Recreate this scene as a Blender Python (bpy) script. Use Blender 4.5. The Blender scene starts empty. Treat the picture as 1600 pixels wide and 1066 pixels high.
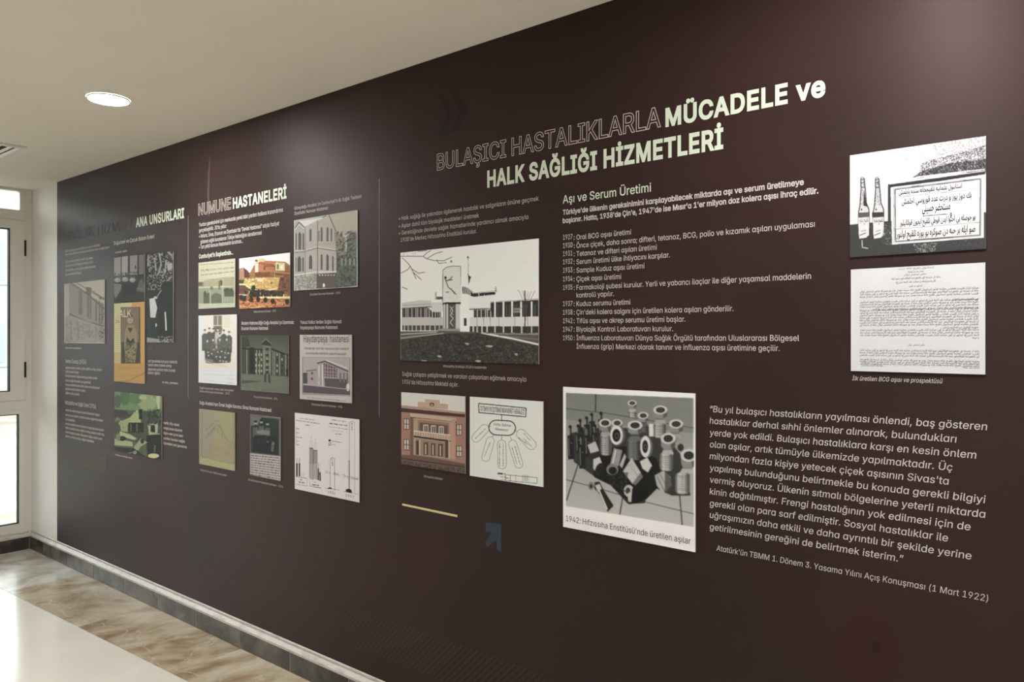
import bpy, math, random, os
import numpy as np
from mathutils import Vector
from mathutils.geometry import tessellate_polygon, delaunay_2d_cdt
random.seed(7); np.random.seed(7)
SC = bpy.context.scene
COL = SC.collection
# ---------------------------------------------------------------- camera, sky, exposure
EYE = 1.5; DIST = 1.997; FPX = 1160.0; SA, CA = 0.6247, 0.7809; HOR = 527.0
cd = bpy.data.cameras.new('camera'); cam = bpy.data.objects.new('camera', cd); COL.objects.link(cam)
cam.location = (0, -DIST, EYE); cam.rotation_euler = (math.pi/2, 0, math.atan2(SA, CA))
cd.sensor_width = 36; cd.lens = 36*FPX/1600; cd.shift_y = -6/1600; cd.clip_start = 0.02
SC.camera = cam
vs = SC.view_settings
vs.view_transform = 'Standard'; vs.look = 'None'; vs.gamma = 1; vs.use_curve_mapping = False
vs.exposure = 0.82
SC.cycles.max_bounces = 10; SC.cycles.diffuse_bounces = 6; SC.cycles.transparent_max_bounces = 12
SKY = 4.3
LAMP = 172.0
w = bpy.data.worlds.new('sky'); SC.world = w; w.use_nodes = True
nt = w.node_tree; bg = nt.nodes['Background']
tc = nt.nodes.new('ShaderNodeTexCoord'); sx = nt.nodes.new('ShaderNodeSeparateXYZ'); cr = nt.nodes.new('ShaderNodeValToRGB')
cr.color_ramp.elements[0].position = 0.0; cr.color_ramp.elements[0].color = (0.98, 0.98, 0.97, 1)
cr.color_ramp.elements[1].position = 1.0; cr.color_ramp.elements[1].color = (0.90, 0.95, 1.0, 1)
nt.links.new(tc.outputs['Generated'], sx.inputs[0]); nt.links.new(sx.outputs[2], cr.inputs[0]); nt.links.new(cr.outputs[0], bg.inputs[0])
bg.inputs[1].default_value = SKY
# window portal, it only guides the sky light through the window wall
pl = bpy.data.lights.new('window_portal', 'AREA'); pl.shape = 'RECTANGLE'; pl.size = 2.4; pl.size_y = 2.4
pl.cycles.is_portal = True
po = bpy.data.objects.new('window_portal', pl); COL.objects.link(po); po.location = (-6.12, -1.2, 1.32); po.rotation_euler = (0, -math.pi/2, 0)

# ---------------------------------------------------------------- helpers
def lin(c):
    c = np.asarray(c, float)/255.0
    return np.where(c <= 0.04045, c/12.92, ((c+0.055)/1.055)**2.4)
def wall(px, py):
    """the point of the mural wall (X along it, Z up) seen at a position in the photograph"""
    dx = px-800.0; t = DIST/(dx*SA+CA*FPX)
    return ((dx*CA-SA*FPX)*t, EYE+(HOR-py)*t)
def mpx(px):
    return DIST/((px-800.0)*SA+CA*FPX)      # metres per pixel up the wall at that column
def mat(name, col, rough=0.5, metal=0.0, spec=0.5, build=None):
    m = bpy.data.materials.new(name); m.use_nodes = True
    b = m.node_tree.nodes['Principled BSDF']
    b.inputs['Base Color'].default_value = (*col, 1); b.inputs['Roughness'].default_value = rough
    b.inputs['Metallic'].default_value = metal; b.inputs['Specular IOR Level'].default_value = spec
    if build: build(m.node_tree, b)
    return m
def noise_mix(scale, c1, c2, detail=4, lo=0.35, hi=0.65, stretch=(1, 1, 1), rnd=False, bump=0.0, dist=0.0):
    def f(nt, b):
        N = nt.nodes.new; L = nt.links.new
        tc = N('ShaderNodeTexCoord'); mp = N('ShaderNodeMapping'); mp.inputs['Scale'].default_value = stretch
        L(tc.outputs['Object'], mp.inputs[0])
        n = N('ShaderNodeTexNoise'); n.inputs['Scale'].default_value = scale; n.inputs['Detail'].default_value = detail
        n.inputs['Distortion'].default_value = dist
        L(mp.outputs[0], n.inputs['Vector'])
        if rnd:
            n.noise_dimensions = '4D'; oi = N('ShaderNodeObjectInfo'); mm = N('ShaderNodeMath'); mm.operation = 'MULTIPLY'
            mm.inputs[1].default_value = 20; L(oi.outputs['Random'], mm.inputs[0]); L(mm.outputs[0], n.inputs['W'])
        r = N('ShaderNodeValToRGB'); r.color_ramp.elements[0].position = lo; r.color_ramp.elements[1].position = hi
        r.color_ramp.elements[0].color = (*c1, 1); r.color_ramp.elements[1].color = (*c2, 1)
        L(n.outputs['Fac'], r.inputs[0]); L(r.outputs[0], b.inputs['Base Color'])
        if bump:
            bp = N('ShaderNodeBump'); bp.inputs['Strength'].default_value = bump; bp.inputs['Distance'].default_value = 0.002
            L(n.outputs['Fac'], bp.inputs['Height']); L(bp.outputs[0], b.inputs['Normal'])
    return f
def tag(o, label=None, cat=None, group=None, kind=None):
    if label: o['label'] = label
    if cat: o['category'] = cat
    if group: o['group'] = group
    if kind: o['kind'] = kind
    return o
def mesh_obj(name, verts, faces, m, parent=None):
    me = bpy.data.meshes.new(name); me.from_pydata([tuple(v) for v in verts], [], faces); me.update()
    if m: me.materials.append(m)
    o = bpy.data.objects.new(name, me); COL.objects.link(o)
    if parent: o.parent = parent
    return o
def empty(name, loc=(0, 0, 0)):
    o = bpy.data.objects.new(name, None); COL.objects.link(o); o.location = loc; o.empty_display_size = 0.05
    return o
class MB:
    def __init__(s): s.v = []; s.f = []
    def box(s, x0, x1, y0, y1, z0, z1):
        k = len(s.v)
        s.v += [(x, y, z) for z in (z0, z1) for y in (y0, y1) for x in (x0, x1)]
        s.f += [tuple(k+i for i in q) for q in ((0, 2, 3, 1), (4, 5, 7, 6), (0, 1, 5, 4), (2, 6, 7, 3), (0, 4, 6, 2), (1, 3, 7, 5))]
        return s
    def bbox(s, x0, x1, y0, y1, z0, z1, b):
        """box with chamfered edges round the vertical axis and the top"""
        k = len(s.v)
        def loop(i, z):
            xa, xb, ya, yb = x0+i, x1-i, y0+i, y1-i
            c = b
            return [(xa+c, ya, z), (xb-c, ya, z), (xb, ya+c, z), (xb, yb-c, z), (xb-c, yb, z), (xa+c, yb, z), (xa, yb-c, z), (xa, ya+c, z)]
        s.v += loop(b, z0)+loop(0, z0+b)+loop(0, z1-b)+loop(b, z1)
        for r in range(3):
            for i in range(8):
                j = (i+1) % 8
                s.f.append((k+r*8+i, k+r*8+j, k+r*8+8+j, k+r*8+8+i))
        s.f.append(tuple(k+i for i in range(7, -1, -1))); s.f.append(tuple(k+24+i for i in range(8)))
        return s
    def lathe(s, prof, n=32, c=(0, 0)):
        k = len(s.v)
        for (r, z) in prof:
            for i in range(n):
                a = 2*math.pi*i/n; s.v.append((c[0]+r*math.cos(a), c[1]+r*math.sin(a), z))
        for q in range(len(prof)-1):
            for i in range(n):
                j = (i+1) % n
                s.f.append((k+q*n+i, k+q*n+j, k+q*n+n+j, k+q*n+n+i))
        return s
    def disc(s, r, z, n=32, c=(0, 0), up=False):
        k = len(s.v)
        s.v += [(c[0]+r*math.cos(2*math.pi*i/n), c[1]+r*math.sin(2*math.pi*i/n), z) for i in range(n)]
        f = tuple(range(k, k+n)); s.f.append(f if up else f[::-1])
        return s
    def build(s, name, m, parent=None):
        o = mesh_obj(name, s.v, s.f, m, parent)
        return o

# ---------------------------------------------------------------- materials
M = {}
M['ceiling'] = mat('ceiling_paint', (0.83, 0.785, 0.68), 0.9, build=noise_mix(3, (0.82, 0.775, 0.67), (0.84, 0.795, 0.69)))
M['plaster'] = mat('white_plaster', (0.84, 0.83, 0.79), 0.6, build=noise_mix(6, (0.83, 0.82, 0.78), (0.85, 0.84, 0.80), bump=0.1))
M['darkwall'] = mat('dark_haze_cutting_wall', (0.05, 0.035, 0.03), 0.6)  # unseen opposite wall, made dark to cut haze and bounce on the mural
M['frame'] = mat('grey_white_frame_paint', (0.66, 0.65, 0.59), 0.34)
M['gasket'] = mat('black_rubber_gasket', (0.012, 0.012, 0.012), 0.6)
M['cap'] = mat('cap_plaster', (0.62, 0.59, 0.53), 0.4, build=noise_mix(14, (0.38, 0.35, 0.31), (0.58, 0.55, 0.50), lo=0.25, hi=0.5, stretch=(1, 1, 6)))
M['basetile'] = mat('dark_stone_tile', (0.08, 0.075, 0.065), 0.3, build=noise_mix(7, (0.030, 0.027, 0.022), (0.17, 0.155, 0.13), detail=9, lo=0.42, hi=0.74, rnd=True, dist=1.2))
M['grout'] = mat('pale_grout', (0.36, 0.345, 0.31), 0.8)
M['cream'] = mat('cream_marble', (0.62, 0.58, 0.49), 0.16, build=noise_mix(2.2, (0.76, 0.73, 0.65), (0.69, 0.65, 0.57), detail=8, lo=0.3, hi=0.75, dist=1.0))
def brown_marble(nt, b):
    N = nt.nodes.new; L = nt.links.new
    tc = N('ShaderNodeTexCoord'); oi = N('ShaderNodeObjectInfo')
    mm = N('ShaderNodeMath'); mm.operation = 'MULTIPLY'; mm.inputs[1].default_value = 31; L(oi.outputs['Random'], mm.inputs[0])
    n = N('ShaderNodeTexNoise'); n.noise_dimensions = '4D'; n.inputs['Scale'].default_value = 2.3; n.inputs['Detail'].default_value = 9
    n.inputs['Distortion'].default_value = 1.6; n.inputs['Roughness'].default_value = 0.62
    L(tc.outputs['Object'], n.inputs['Vector']); L(mm.outputs[0], n.inputs['W'])
    r = N('ShaderNodeValToRGB'); e = r.color_ramp.elements
    e[0].position = 0.30; e[0].color = (0.15, 0.085, 0.042, 1); e[1].position = 0.72; e[1].color = (0.60, 0.55, 0.44, 1)
    for p, c in ((0.42, (0.30, 0.215, 0.125)), (0.50, (0.42, 0.345, 0.225)), (0.58, (0.50, 0.43, 0.31))):
        q = e.new(p); q.color = (*c, 1)
    L(n.outputs['Fac'], r.inputs[0])
    v = N('ShaderNodeTexVoronoi'); v.feature = 'DISTANCE_TO_EDGE'; v.inputs['Scale'].default_value = 3.1
    n2 = N('ShaderNodeTexNoise'); n2.inputs['Scale'].default_value = 4; n2.inputs['Detail'].default_value = 5
    L(tc.outputs['Object'], n2.inputs['Vector'])
    mx = N('ShaderNodeMixRGB'); mx.blend_type = 'ADD'; mx.inputs[0].default_value = 0.5
    L(tc.outputs['Object'], mx.inputs[1]); L(n2.outputs['Color'], mx.inputs[2]); L(mx.outputs[0], v.inputs['Vector'])
    r2 = N('ShaderNodeValToRGB'); r2.color_ramp.elements[0].position = 0.0; r2.color_ramp.elements[0].color = (1, 1, 1, 1)
    r2.color_ramp.elements[1].position = 0.022; r2.color_ramp.elements[1].color = (0, 0, 0, 1); L(v.outputs['Distance'], r2.inputs[0])
    m2 = N('ShaderNodeMixRGB'); m2.inputs[2].default_value = (0.52, 0.46, 0.36, 1)
    ml = N('ShaderNodeMath'); ml.operation = 'MULTIPLY'; ml.inputs[1].default_value = 0.8; L(r2.outputs[0], ml.inputs[0])
    L(ml.outputs[0], m2.inputs[0]); L(r.outputs[0], m2.inputs[1]); L(m2.outputs[0], b.inputs['Base Color'])
M['palemarble'] = mat('pale_grey_marble', (0.5, 0.48, 0.42), 0.2, build=noise_mix(5, (0.40, 0.36, 0.29), (0.62, 0.60, 0.54), detail=8, lo=0.35, hi=0.6, dist=1.0))
M['brown'] = mat('brown_mottled_marble', (0.4, 0.3, 0.2), 0.2, build=brown_marble)
def mural_nodes(nt, b):
    N = nt.nodes.new; L = nt.links.new
    tc = N('ShaderNodeTexCoord')
    n = N('ShaderNodeTexNoise'); n.inputs['Scale'].default_value = 0.9; n.inputs['Detail'].default_value = 3; L(tc.outputs['Object'], n.inputs['Vector'])
    r = N('ShaderNodeValToRGB'); r.color_ramp.elements[0].position = 0.42; r.color_ramp.elements[1].position = 0.60
    r.color_ramp.elements[0].color = (0.0235, 0.0140, 0.0128, 1); r.color_ramp.elements[1].color = (0.0330, 0.0170, 0.0160, 1)
    L(n.outputs['Fac'], r.inputs[0]); L(r.outputs[0], b.inputs['Base Color'])
    n2 = N('ShaderNodeTexNoise'); n2.inputs['Scale'].default_value = 900; L(tc.outputs['Object'], n2.inputs['Vector'])
    bp = N('ShaderNodeBump'); bp.inputs['Strength'].default_value = 0.05; bp.inputs['Distance'].default_value = 0.0005
    L(n2.outputs['Fac'], bp.inputs['Height']); L(bp.outputs[0], b.inputs['Normal'])
MR = 0.51
def sheen(nt, b):
    tg = nt.nodes.new('ShaderNodeTangent'); tg.direction_type = 'RADIAL'; tg.axis = 'Z'
    nt.links.new(tg.outputs[0], b.inputs['Tangent']); b.inputs['Anisotropic'].default_value = 0.5; b.inputs['Specular Tint'].default_value = (1.0, 0.80, 0.78, 1); b.inputs['Anisotropic Rotation'].default_value = 0.25
M['mural'] = mat('dark_brown_vinyl_print', (0.03, 0.02, 0.017), MR, spec=0.22, build=lambda nt, b: (mural_nodes(nt, b), sheen(nt, b)))
def ink(name, c, rough=MR): return mat(name, tuple(lin(c)), rough, spec=0.19)
M['cream_ink'] = ink('cream_ink', (206, 217, 197))
M['white_ink'] = ink('white_ink', (198, 193, 189))
M['dim_ink'] = ink('dim_white_ink', (188, 178, 174))
M['faint_ink'] = ink('faint_outline_ink', (66, 56, 52))
M['outline_ink'] = ink('outline_ink', (196, 186, 176))
M['yellow_ink'] = ink('yellow_bar_ink', (206, 197, 148))
M['blue_ink'] = ink('slate_blue_ink', (50, 62, 74))
M['red_ink'] = ink('dark_red_ink', (52, 28, 27))
M['deep_brown_ink'] = ink('darker_brown_ink', (35, 26, 23))  # print tone slightly darker than the mural
M['grey_ink'] = ink('grey_panel_ink', (74, 64, 61))
M['dark_ink'] = ink('near_black_ink', (34, 32, 34))
M['mid_ink'] = ink('grey_letter_ink', (88, 84, 82))
M['board'] = mat('print_board_edge', (0.30, 0.29, 0.27), 0.6)
def print_nodes(nt, b):
    a = nt.nodes.new('ShaderNodeAttribute'); a.attribute_name = 'Col'; nt.links.new(a.outputs['Color'], b.inputs['Base Color'])
M['print'] = mat('photographic_print', (0.5, 0.5, 0.5), 0.55, spec=0.16, build=print_nodes)

# ---------------------------------------------------------------- room shell
XE = -5.98; XR = 4.2; YB = -6.0; H = 2.5463
tag(mesh_obj('wall_right', *(lambda b: (b.v, b.f))(MB().box(XE-0.3, XR+0.1, 0, 0.12, -0.05, H+0.05)), M['plaster']), kind='structure')
tag(MB().box(XE-0.2, XR+0.1, YB-0.1, 0.0, H, H+0.1).build('ceiling', M['ceiling']), kind='structure')
tag(MB().box(XE-0.2, XR+0.1, YB-0.1, YB, 0, H).build('wall_left', M['darkwall']), kind='structure')
tag(MB().box(XR, XR+0.1, YB, 0, 0, H).build('wall_back', M['plaster']), kind='structure')
W0, W1 = 0.0, -2.4           # glazed part of the end wall
b = MB(); b.box(XE-0.2, XE, YB, W1, 0, H); b.box(XE-0.2, XE-0.001, W1, W0, -0.02, 0.118)
tag(b.build('wall_far', M['plaster']), kind='structure')

# floor: a screed with marble slabs laid on it
floor = MB().box(XE-0.05, XR+0.05, YB-0.05, 0.02, -0.12, -0.02).build('floor', M['grout']); tag(floor, kind='structure')
def slab(name, pts, z0, z1, m, parent):
    n = len(pts); c = (sum(p[0] for p in pts)/n, sum(p[1] for p in pts)/n)
    ins = [(p[0]+(c[0]-p[0])*0.0012, p[1]+(c[1]-p[1])*0.0012) for p in pts]
    v = [(p[0], p[1], z0) for p in pts]+[(p[0], p[1], z1-0.0006) for p in pts]+[(p[0], p[1], z1) for p in ins]
    f = [tuple(range(2*n, 3*n))]
    for i in range(n):
        j = (i+1) % n
        f += [(i, j, n+j, n+i), (n+i, n+j, 2*n+j, 2*n+i)]
    return mesh_obj(name, v, f, m, parent)
def edge_y(x): return -0.356-0.0437*(-3.165-x)      # the border strip is laid slightly out of line with the wall
xs = [-5.98, -5.053, -4.153, -3.253, -2.353, -1.453, -0.553, 0.347, 1.247, 2.147, 3.047, XR]
g = 0.0008
for a, c in zip(xs, xs[1:]):
    slab('slab', [(a+g, edge_y(a)+g), (c-g, edge_y(c)+g), (c-g, 0), (a+g, 0)], -0.02, 0.0, M['palemarble'] if a < -5.5 else M['brown'], floor)
gy = [None, -1.35, -2.4, -3.6, -4.8, YB]
cx = [-5.98, -4.7, -3.4, -2.1, -0.8, 0.5, 1.8, 3.1, XR]
for a, c in zip(cx, cx[1:]):
    for r in range(5):
        ya, yc = (edge_y(a), edge_y(c)) if r == 0 else (gy[r], gy[r])
        slab('slab', [(a+.0003, gy[r+1]+.0003), (c-.0003, gy[r+1]+.0003), (c-.0003, yc-.0003), (a+.0003, ya-.0003)], -0.02, 0.0, M['cream'], floor)

# baseboard: dark stone tiles, pale grout between, pale cap above
bb = MB().box(XE, XR, -0.0203, 0.0, 0.0, 0.0872).build('baseboard_right', M['grout']); tag(bb, kind='structure')
x = -5.722; joints = [XE]
while x < XR: joints.append(x); x += 0.4095
joints.append(XR)
for a, c in zip(joints, joints[1:]):
    dz = random.uniform(-0.0012, 0.0012)
    MB().bbox(a+0.0026, c-0.0026, -0.0218, -0.0195, 0.001, 0.0875+dz, 0.001).build('tile', M['basetile'], bb)
prof = [(0, .1268), (-.005, .1268), (-.0075, .1235), (-.0075, .1165), (-.004, .1125), (-.009, .1080), (-.0185, .1020), (-.0225, .0985), (-.0225, .0885), (0, .0885)]
v = [(X, y, z) for X in (XE, XR) for y, z in prof]; n = len(prof)
f = [(i, (i+1) % n, n+(i+1) % n, n+i) for i in range(n)]+[tuple(range(n))[::-1], tuple(range(n, 2*n))]
mesh_obj('cap_molding', v, f, M['cap'], bb)
b2 = MB().box(XE, XE+0.0203, W1, -0.0222, 0.0, 0.0872).build('baseboard_far', M['grout']); tag(b2, kind='structure')
y = -0.0225
while y > W1+0.05:
    yn = max(y-0.41, W1)
    MB().bbox(XE+0.0195, XE+0.0218, yn+0.0026, y-0.0026, 0.001, 0.0875, 0.001).build('tile', M['basetile'], b2); y = yn
v = [(XE-yy*1.0, Y, z) for Y in (W1, -0.0225) for yy, z in prof]
f = [(i, n+i, n+(i+1) % n, (i+1) % n) for i in range(n)]+[tuple(range(n)), tuple(range(n, 2*n))[::-1]]
mesh_obj('cap_molding', v, f, M['cap'], b2)

# ---------------------------------------------------------------- windows in the end wall
def glass_nodes():
    m = bpy.data.materials.new('window_glass'); m.use_nodes = True; nt = m.node_tree; nt.nodes.clear()
    N = nt.nodes.new; L = nt.links.new
    o = N('ShaderNodeOutputMaterial'); mx = N('ShaderNodeMixShader'); t = N('ShaderNodeBsdfTransparent'); gl = N('ShaderNodeBsdfGlossy')
    fr = N('ShaderNodeFresnel'); fr.inputs[0].default_value = 1.45; gl.inputs['Roughness'].default_value = 0.02; t.inputs[0].default_value = (0.93, 0.96, 0.95, 1)
    L(fr.outputs[0], mx.inputs[0]); L(t.outputs[0], mx.inputs[1]); L(gl.outputs[0], mx.inputs[2]); L(mx.outputs[0], o.inputs[0])
    return m
M['glass'] = glass_nodes()
def make_window(idx, y0, y1):
    """aluminium unit: transom light, side-hung casement and fixed lower light; y0 is the edge nearer the mural"""
    x0, x1 = XE-0.055, XE-0.002
    fr = MB()
    fr.box(x0, x1, y0-0.045, y0, 0.12, H); fr.box(x0, x1, y1, y1+0.045, 0.12, H)
    fr.box(x0, x1, y1+0.045, y0-0.045, 0.12, 0.160); fr.box(x0, x1, y1+0.045, y0-0.045, 2.538, H)
    fr.box(x0, x1, y1+0.045, y0-0.045, 2.325, 2.385); fr.box(x0, x1, y1+0.045, y0-0.045, 0.985, 1.055)
    win = fr.build('window_%d' % idx, M['frame']); tag(win, kind='structure')
    def ring(name, ya, yb, za, zb, wd, xa, xb, m, par, wt=None):
        r = MB(); wt = wt or wd
        r.box(xa, xb, ya-wd, ya, za, zb); r.box(xa, xb, yb, yb+wd, za, zb)
        r.box(xa, xb, yb+wd, ya-wd, za, za+wt); r.box(xa, xb, yb+wd, ya-wd, zb-wt, zb)
        return r.build(name, m, par)
    A, B = y0-0.046, y1+0.046
    s = ring('casement_sash', A-0.003, B+0.003, 1.058, 2.322, 0.088, XE-0.042, XE+0.012, M['frame'], win, 0.062)
    ring('gasket', A-0.0915, B+0.0915, 1.1205, 2.2595, 0.006, XE-0.030, XE+0.004, M['gasket'], s)
    MB().box(XE-0.022, XE-0.016, B+0.096, A-0.096, 1.125, 2.255).build('glass_pane', M['glass'], s)
    s2 = ring('glazing_bead', A, B, 0.1605, 0.9845, 0.034, XE-0.040, XE+0.000, M['frame'], win, 0.026)
    ring('gasket', A-0.0345, B+0.0345, 0.187, 0.958, 0.006, XE-0.032, XE-0.004, M['gasket'], s2)
    MB().box(XE-0.024, XE-0.018, B+0.039, A-0.039, 0.192, 0.953).build('glass_pane', M['glass'], s2)
    s3 = ring('glazing_bead', A, B, 2.3855, 2.5375, 0.028, XE-0.040, XE+0.000, M['frame'], win, 0.010)
    MB().box(XE-0.024, XE-0.018, B+0.0285, A-0.0285, 2.396, 2.527).build('glass_pane', M['glass'], s3)
    for z in (1.27, 2.13):
        h = MB(); h.box(XE-0.001, XE+0.017, y0-0.052, y0-0.040, z-0.055, z+0.055); h.box(XE+0.012, XE+0.020, y0-0.049, y0-0.043, z-0.04, z+0.04)
        h.build('hinge', M['gasket'], win)
    hd = MB(); hd.box(XE+0.012, XE+0.020, y1+0.075, y1+0.105, 1.60, 1.72); hd.box(XE+0.020, XE+0.050, y1+0.082, y1+0.098, 1.65, 1.67); hd.box(XE+0.040, XE+0.055, y1+0.080, y1+0.100, 1.54, 1.67)
    hd.build('window_handle', M['frame'], win)
for i, (a, c) in enumerate([(-0.002, -1.199), (-1.201, -2.399)]): make_window(i+1, a, c)

# ---------------------------------------------------------------- outside the window
M['paving'] = mat('mottled_paving', (0.2, 0.18, 0.15), 0.8, build=noise_mix(1.5, (0.15, 0.125, 0.09), (0.27, 0.25, 0.20), detail=6))  # mottled stone colour of the paving itself
pav = MB().box(-60, 40, -40, 40, -0.30, -0.14).build('pavement', M['paving']); tag(pav, kind='structure')
M['render'] = mat('pale_render', (0.34, 0.40, 0.40), 0.8)
M['winglass'] = mat('dark_blue_glass', (0.20, 0.26, 0.28), 0.2)
M['roofm'] = mat('grey_roof', (0.35, 0.36, 0.36), 0.8)
bd = empty('building', (-24, -1, -0.12)); tag(bd, 'pale rendered low building seen outside beyond the window glass', 'building')
MB().box(-3, 3, -9, 12, 0, 4.6).build('wall', M['render'], bd)
MB().box(-3.4, 3.4, -9.4, 12.4, 4.6, 4.95).build('roof', M['roofm'], bd)
for k in range(7):
    for z in (0.9, 2.9):
        fo = MB(); y = -7.6+k*2.9; fo.box(3.0, 3.06, y, y+1.5, z, z+1.15); fr = fo.build('window', M['render'], bd)
        MB().box(3.05, 3.08, y+0.1, y+1.4, z+0.1, z+1.05).build('pane', M['winglass'], fr)

# ---------------------------------------------------------------- mural on the wall
XM0 = wall(90, 285)[0]; YF = -0.003
mural = MB().box(XM0, 3.6, YF, -0.0004, 0.127, H-0.0006).build('wall_mural', M['mural'])
tag(mural, 'dark brown printed wall graphic with hospital history text covering the long wall', 'mural')

# lettering as flat ink: outlines come from a font curve and are filled contour by contour
try:
    FONT = bpy.data.fonts.load(os.path.join(bpy.utils.system_resource('DATAFILES'), 'fonts', 'Inter.woff2'))
except Exception:
    FONT = None
_vl = bpy.context.view_layer
def contours(s, res=3, font=FONT, spacing=1.0):
    c = bpy.data.curves.new('tmp', 'FONT'); c.body = s
    if font: c.font = font
    c.space_character = spacing
    o = bpy.data.objects.new('tmp', c); COL.objects.link(o); _vl.update()
    cu = o.to_curve(bpy.context.evaluated_depsgraph_get())
    out = []
    for sp in cu.splines:
        P = []
        if sp.type == 'BEZIER':
            bp = sp.bezier_points; n = len(bp)
            for i in range(n):
                a, d = bp[i], bp[(i+1) % n]
                p0, p1, p2, p3 = [np.array(q[:2]) for q in (a.co, a.handle_right, d.handle_left, d.co)]
                ch = p3-p0; L = np.hypot(*ch)
                if L < 1e-7: continue
                dv = max(abs(np.cross(ch, p1-p0)), abs(np.cross(ch, p2-p0)))/L
                P.append(p0)
                if dv > 0.004:
                    for k in range(1, res+1):
                        t = k/(res+1); P.append((1-t)**3*p0+3*(1-t)**2*t*p1+3*(1-t)*t*t*p2+t**3*p3)
        else:
            P = [np.array(p.co[:2]) for p in sp.points]
        if len(P) > 2: out.append((sp.character_index, np.array(P)))
    o.to_curve_clear(); bpy.data.objects.remove(o); bpy.data.curves.remove(c)
    return out
def area(P): return 0.5*np.sum(P[:, 0]*np.roll(P[:, 1], -1)-np.roll(P[:, 0], -1)*P[:, 1])
def fatten(P, d):
    """shift the contour along its normals; the solid lies on the right of outer contours (clockwise fonts)"""
    e1 = P-np.roll(P, 1, 0); e2 = np.roll(P, -1, 0)-P
    e1 /= np.maximum(np.hypot(*e1.T), 1e-9)[:, None]; e2 /= np.maximum(np.hypot(*e2.T), 1e-9)[:, None]
    n1 = np.stack([-e1[:, 1], e1[:, 0]], 1); n2 = np.stack([-e2[:, 1], e2[:, 0]], 1)
    m = n1+n2; L = np.maximum(np.hypot(*m.T), 0.7); m /= L[:, None]
    k = 1/np.maximum(np.sum(m*n1, 1), 0.5)
    return P+m*k[:, None]*d
CAPH = None
def caph():
    global CAPH
    if CAPH is None: CAPH = max(P[:, 1].max() for _, P in contours('H'))
    return CAPH
def winding(pts, loops):
    """winding number of the contours about each point"""
    wn = np.zeros(len(pts), int); x, y = pts[:, 0][:, None], pts[:, 1][:, None]
    for P in loops:
        a = P; b = np.roll(P, -1, 0)
        cr = (b[:, 0]-a[:, 0])*(y-a[:, 1])-(x-a[:, 0])*(b[:, 1]-a[:, 1])
        wn += np.count_nonzero((a[:, 1] <= y) & (b[:, 1] > y) & (cr > 0), 1)
        wn -= np.count_nonzero((a[:, 1] > y) & (b[:, 1] <= y) & (cr < 0), 1)
    return wn
_GL = {}
def glyph(key, loops, outline):
    """triangles of the union of the contours, or its outline loops"""
    if key in _GL: return _GL[key]
    ref = loops[0][0].copy(); fat = key[1]
    sg = np.sign(sum(area(P) for P in loops))
    L = [fatten(P-ref, fat if sg < 0 else -fat) if fat else P-ref for P in loops]
    co, ed = [], []
    for P in L:
        k = len(co); n = len(P); co += [Vector((a, b)) for a, b in P]; ed += [(k+i, k+(i+1) % n) for i in range(n)]
    vv, _, ff = delaunay_2d_cdt(co, ed, [], 0, 1e-6, False)[:3]
    vv = np.array([(a[0], a[1]) for a in vv]); ff = np.array([f_ for f_ in ff if len(f_) == 3])
    keep = winding(vv[ff].mean(1), L) != 0; ff = ff[keep]
    A_, B_, C_ = vv[ff[:, 0]], vv[ff[:, 1]], vv[ff[:, 2]]
    flip = ((B_[:, 0]-A_[:, 0])*(C_[:, 1]-A_[:, 1])-(B_[:, 1]-A_[:, 1])*(C_[:, 0]-A_[:, 0])) < 0
    ff[flip] = ff[flip][:, ::-1]
    res = (ref, vv, ff)
    if outline:
        E_ = {(int(a), int(b)) for t in ff for a, b in ((t[0], t[1]), (t[1], t[2]), (t[2], t[0]))}
        nx = {a: b for a, b in E_ if (b, a) not in E_}; out = []
        while nx:
            a, b = nx.popitem(); P = [a]
            while b in nx: P.append(b); b = nx.pop(b)
            if len(P) > 3: out.append(vv[P])
        res = (ref, out, None)
    _GL[key] = res
    return res
def text_geo(V, F, s, X0, X1, Z, cap, y, fat=0.0, shear=0.0, res=3, outline=0.0, font=FONT, spacing=1.0):
    """append the line s to V, F on the wall, from X0 to X1, baseline Z, capital height cap"""
    C = contours(s, res, font, spacing)
    if not C: return
    sy = cap/caph()
    lo = min(P[:, 0].min() for _, P in C); hi = max(P[:, 0].max() for _, P in C)
    sx = (X1-X0)/(hi-lo)
    groups = {}
    for ci, P in C: groups.setdefault(ci, []).append(P)
    for ci, L in groups.items():
        ch = s[ci] if 0 <= ci < len(s) else '?'
        ref, vv, ff = glyph((ch+str(len(L)), fat, font is None, res, bool(outline)), L, outline)
        d = L[0][0]
        def tr(P): return np.stack([(P[:, 0]+d[0]-lo)*sx+X0+(P[:, 1]+d[1])*sy*shear, (P[:, 1]+d[1])*sy+Z], 1)
        if outline:
            for P in vv:
                P = tr(P); O = fatten(P, outline/2); I = fatten(P, -outline/2); n = len(P); k = len(V)
                V.extend((p[0], y, p[1]) for p in O); V.extend((p[0], y, p[1]) for p in I)
                F.extend((k+i, k+(i+1) % n, k+n+(i+1) % n, k+n+i) for i in range(n))
        else:
            k = len(V); V.extend((a, y, b) for a, b in tr(vv).tolist()); F.extend(tuple(int(q)+k for q in t) for t in ff)
def lines(name, rows, m, cap, y=YF-0.0008, parent=mural, **kw):
    """rows: (text, x left, baseline y at the left, x right) in photograph positions; cap in pixels at the left end"""
    V, F = [], []
    for r in rows:
        s, x0, y0, x1 = r[:4]; cp = r[4] if len(r) > 4 else cap
        X0, Z = wall(x0, y0); X1 = wall(x1, y0)[0]
        text_geo(V, F, s.replace('a', '\u0251') if kw.get('font', FONT) and kw.get('alpha', 1) else s, X0, X1, Z, cp*mpx(x0), y,
                 **{k: q for k, q in kw.items() if k != 'alpha'})
    if not V: return None
    return mesh_obj(name, V, F, m, parent)
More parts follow.
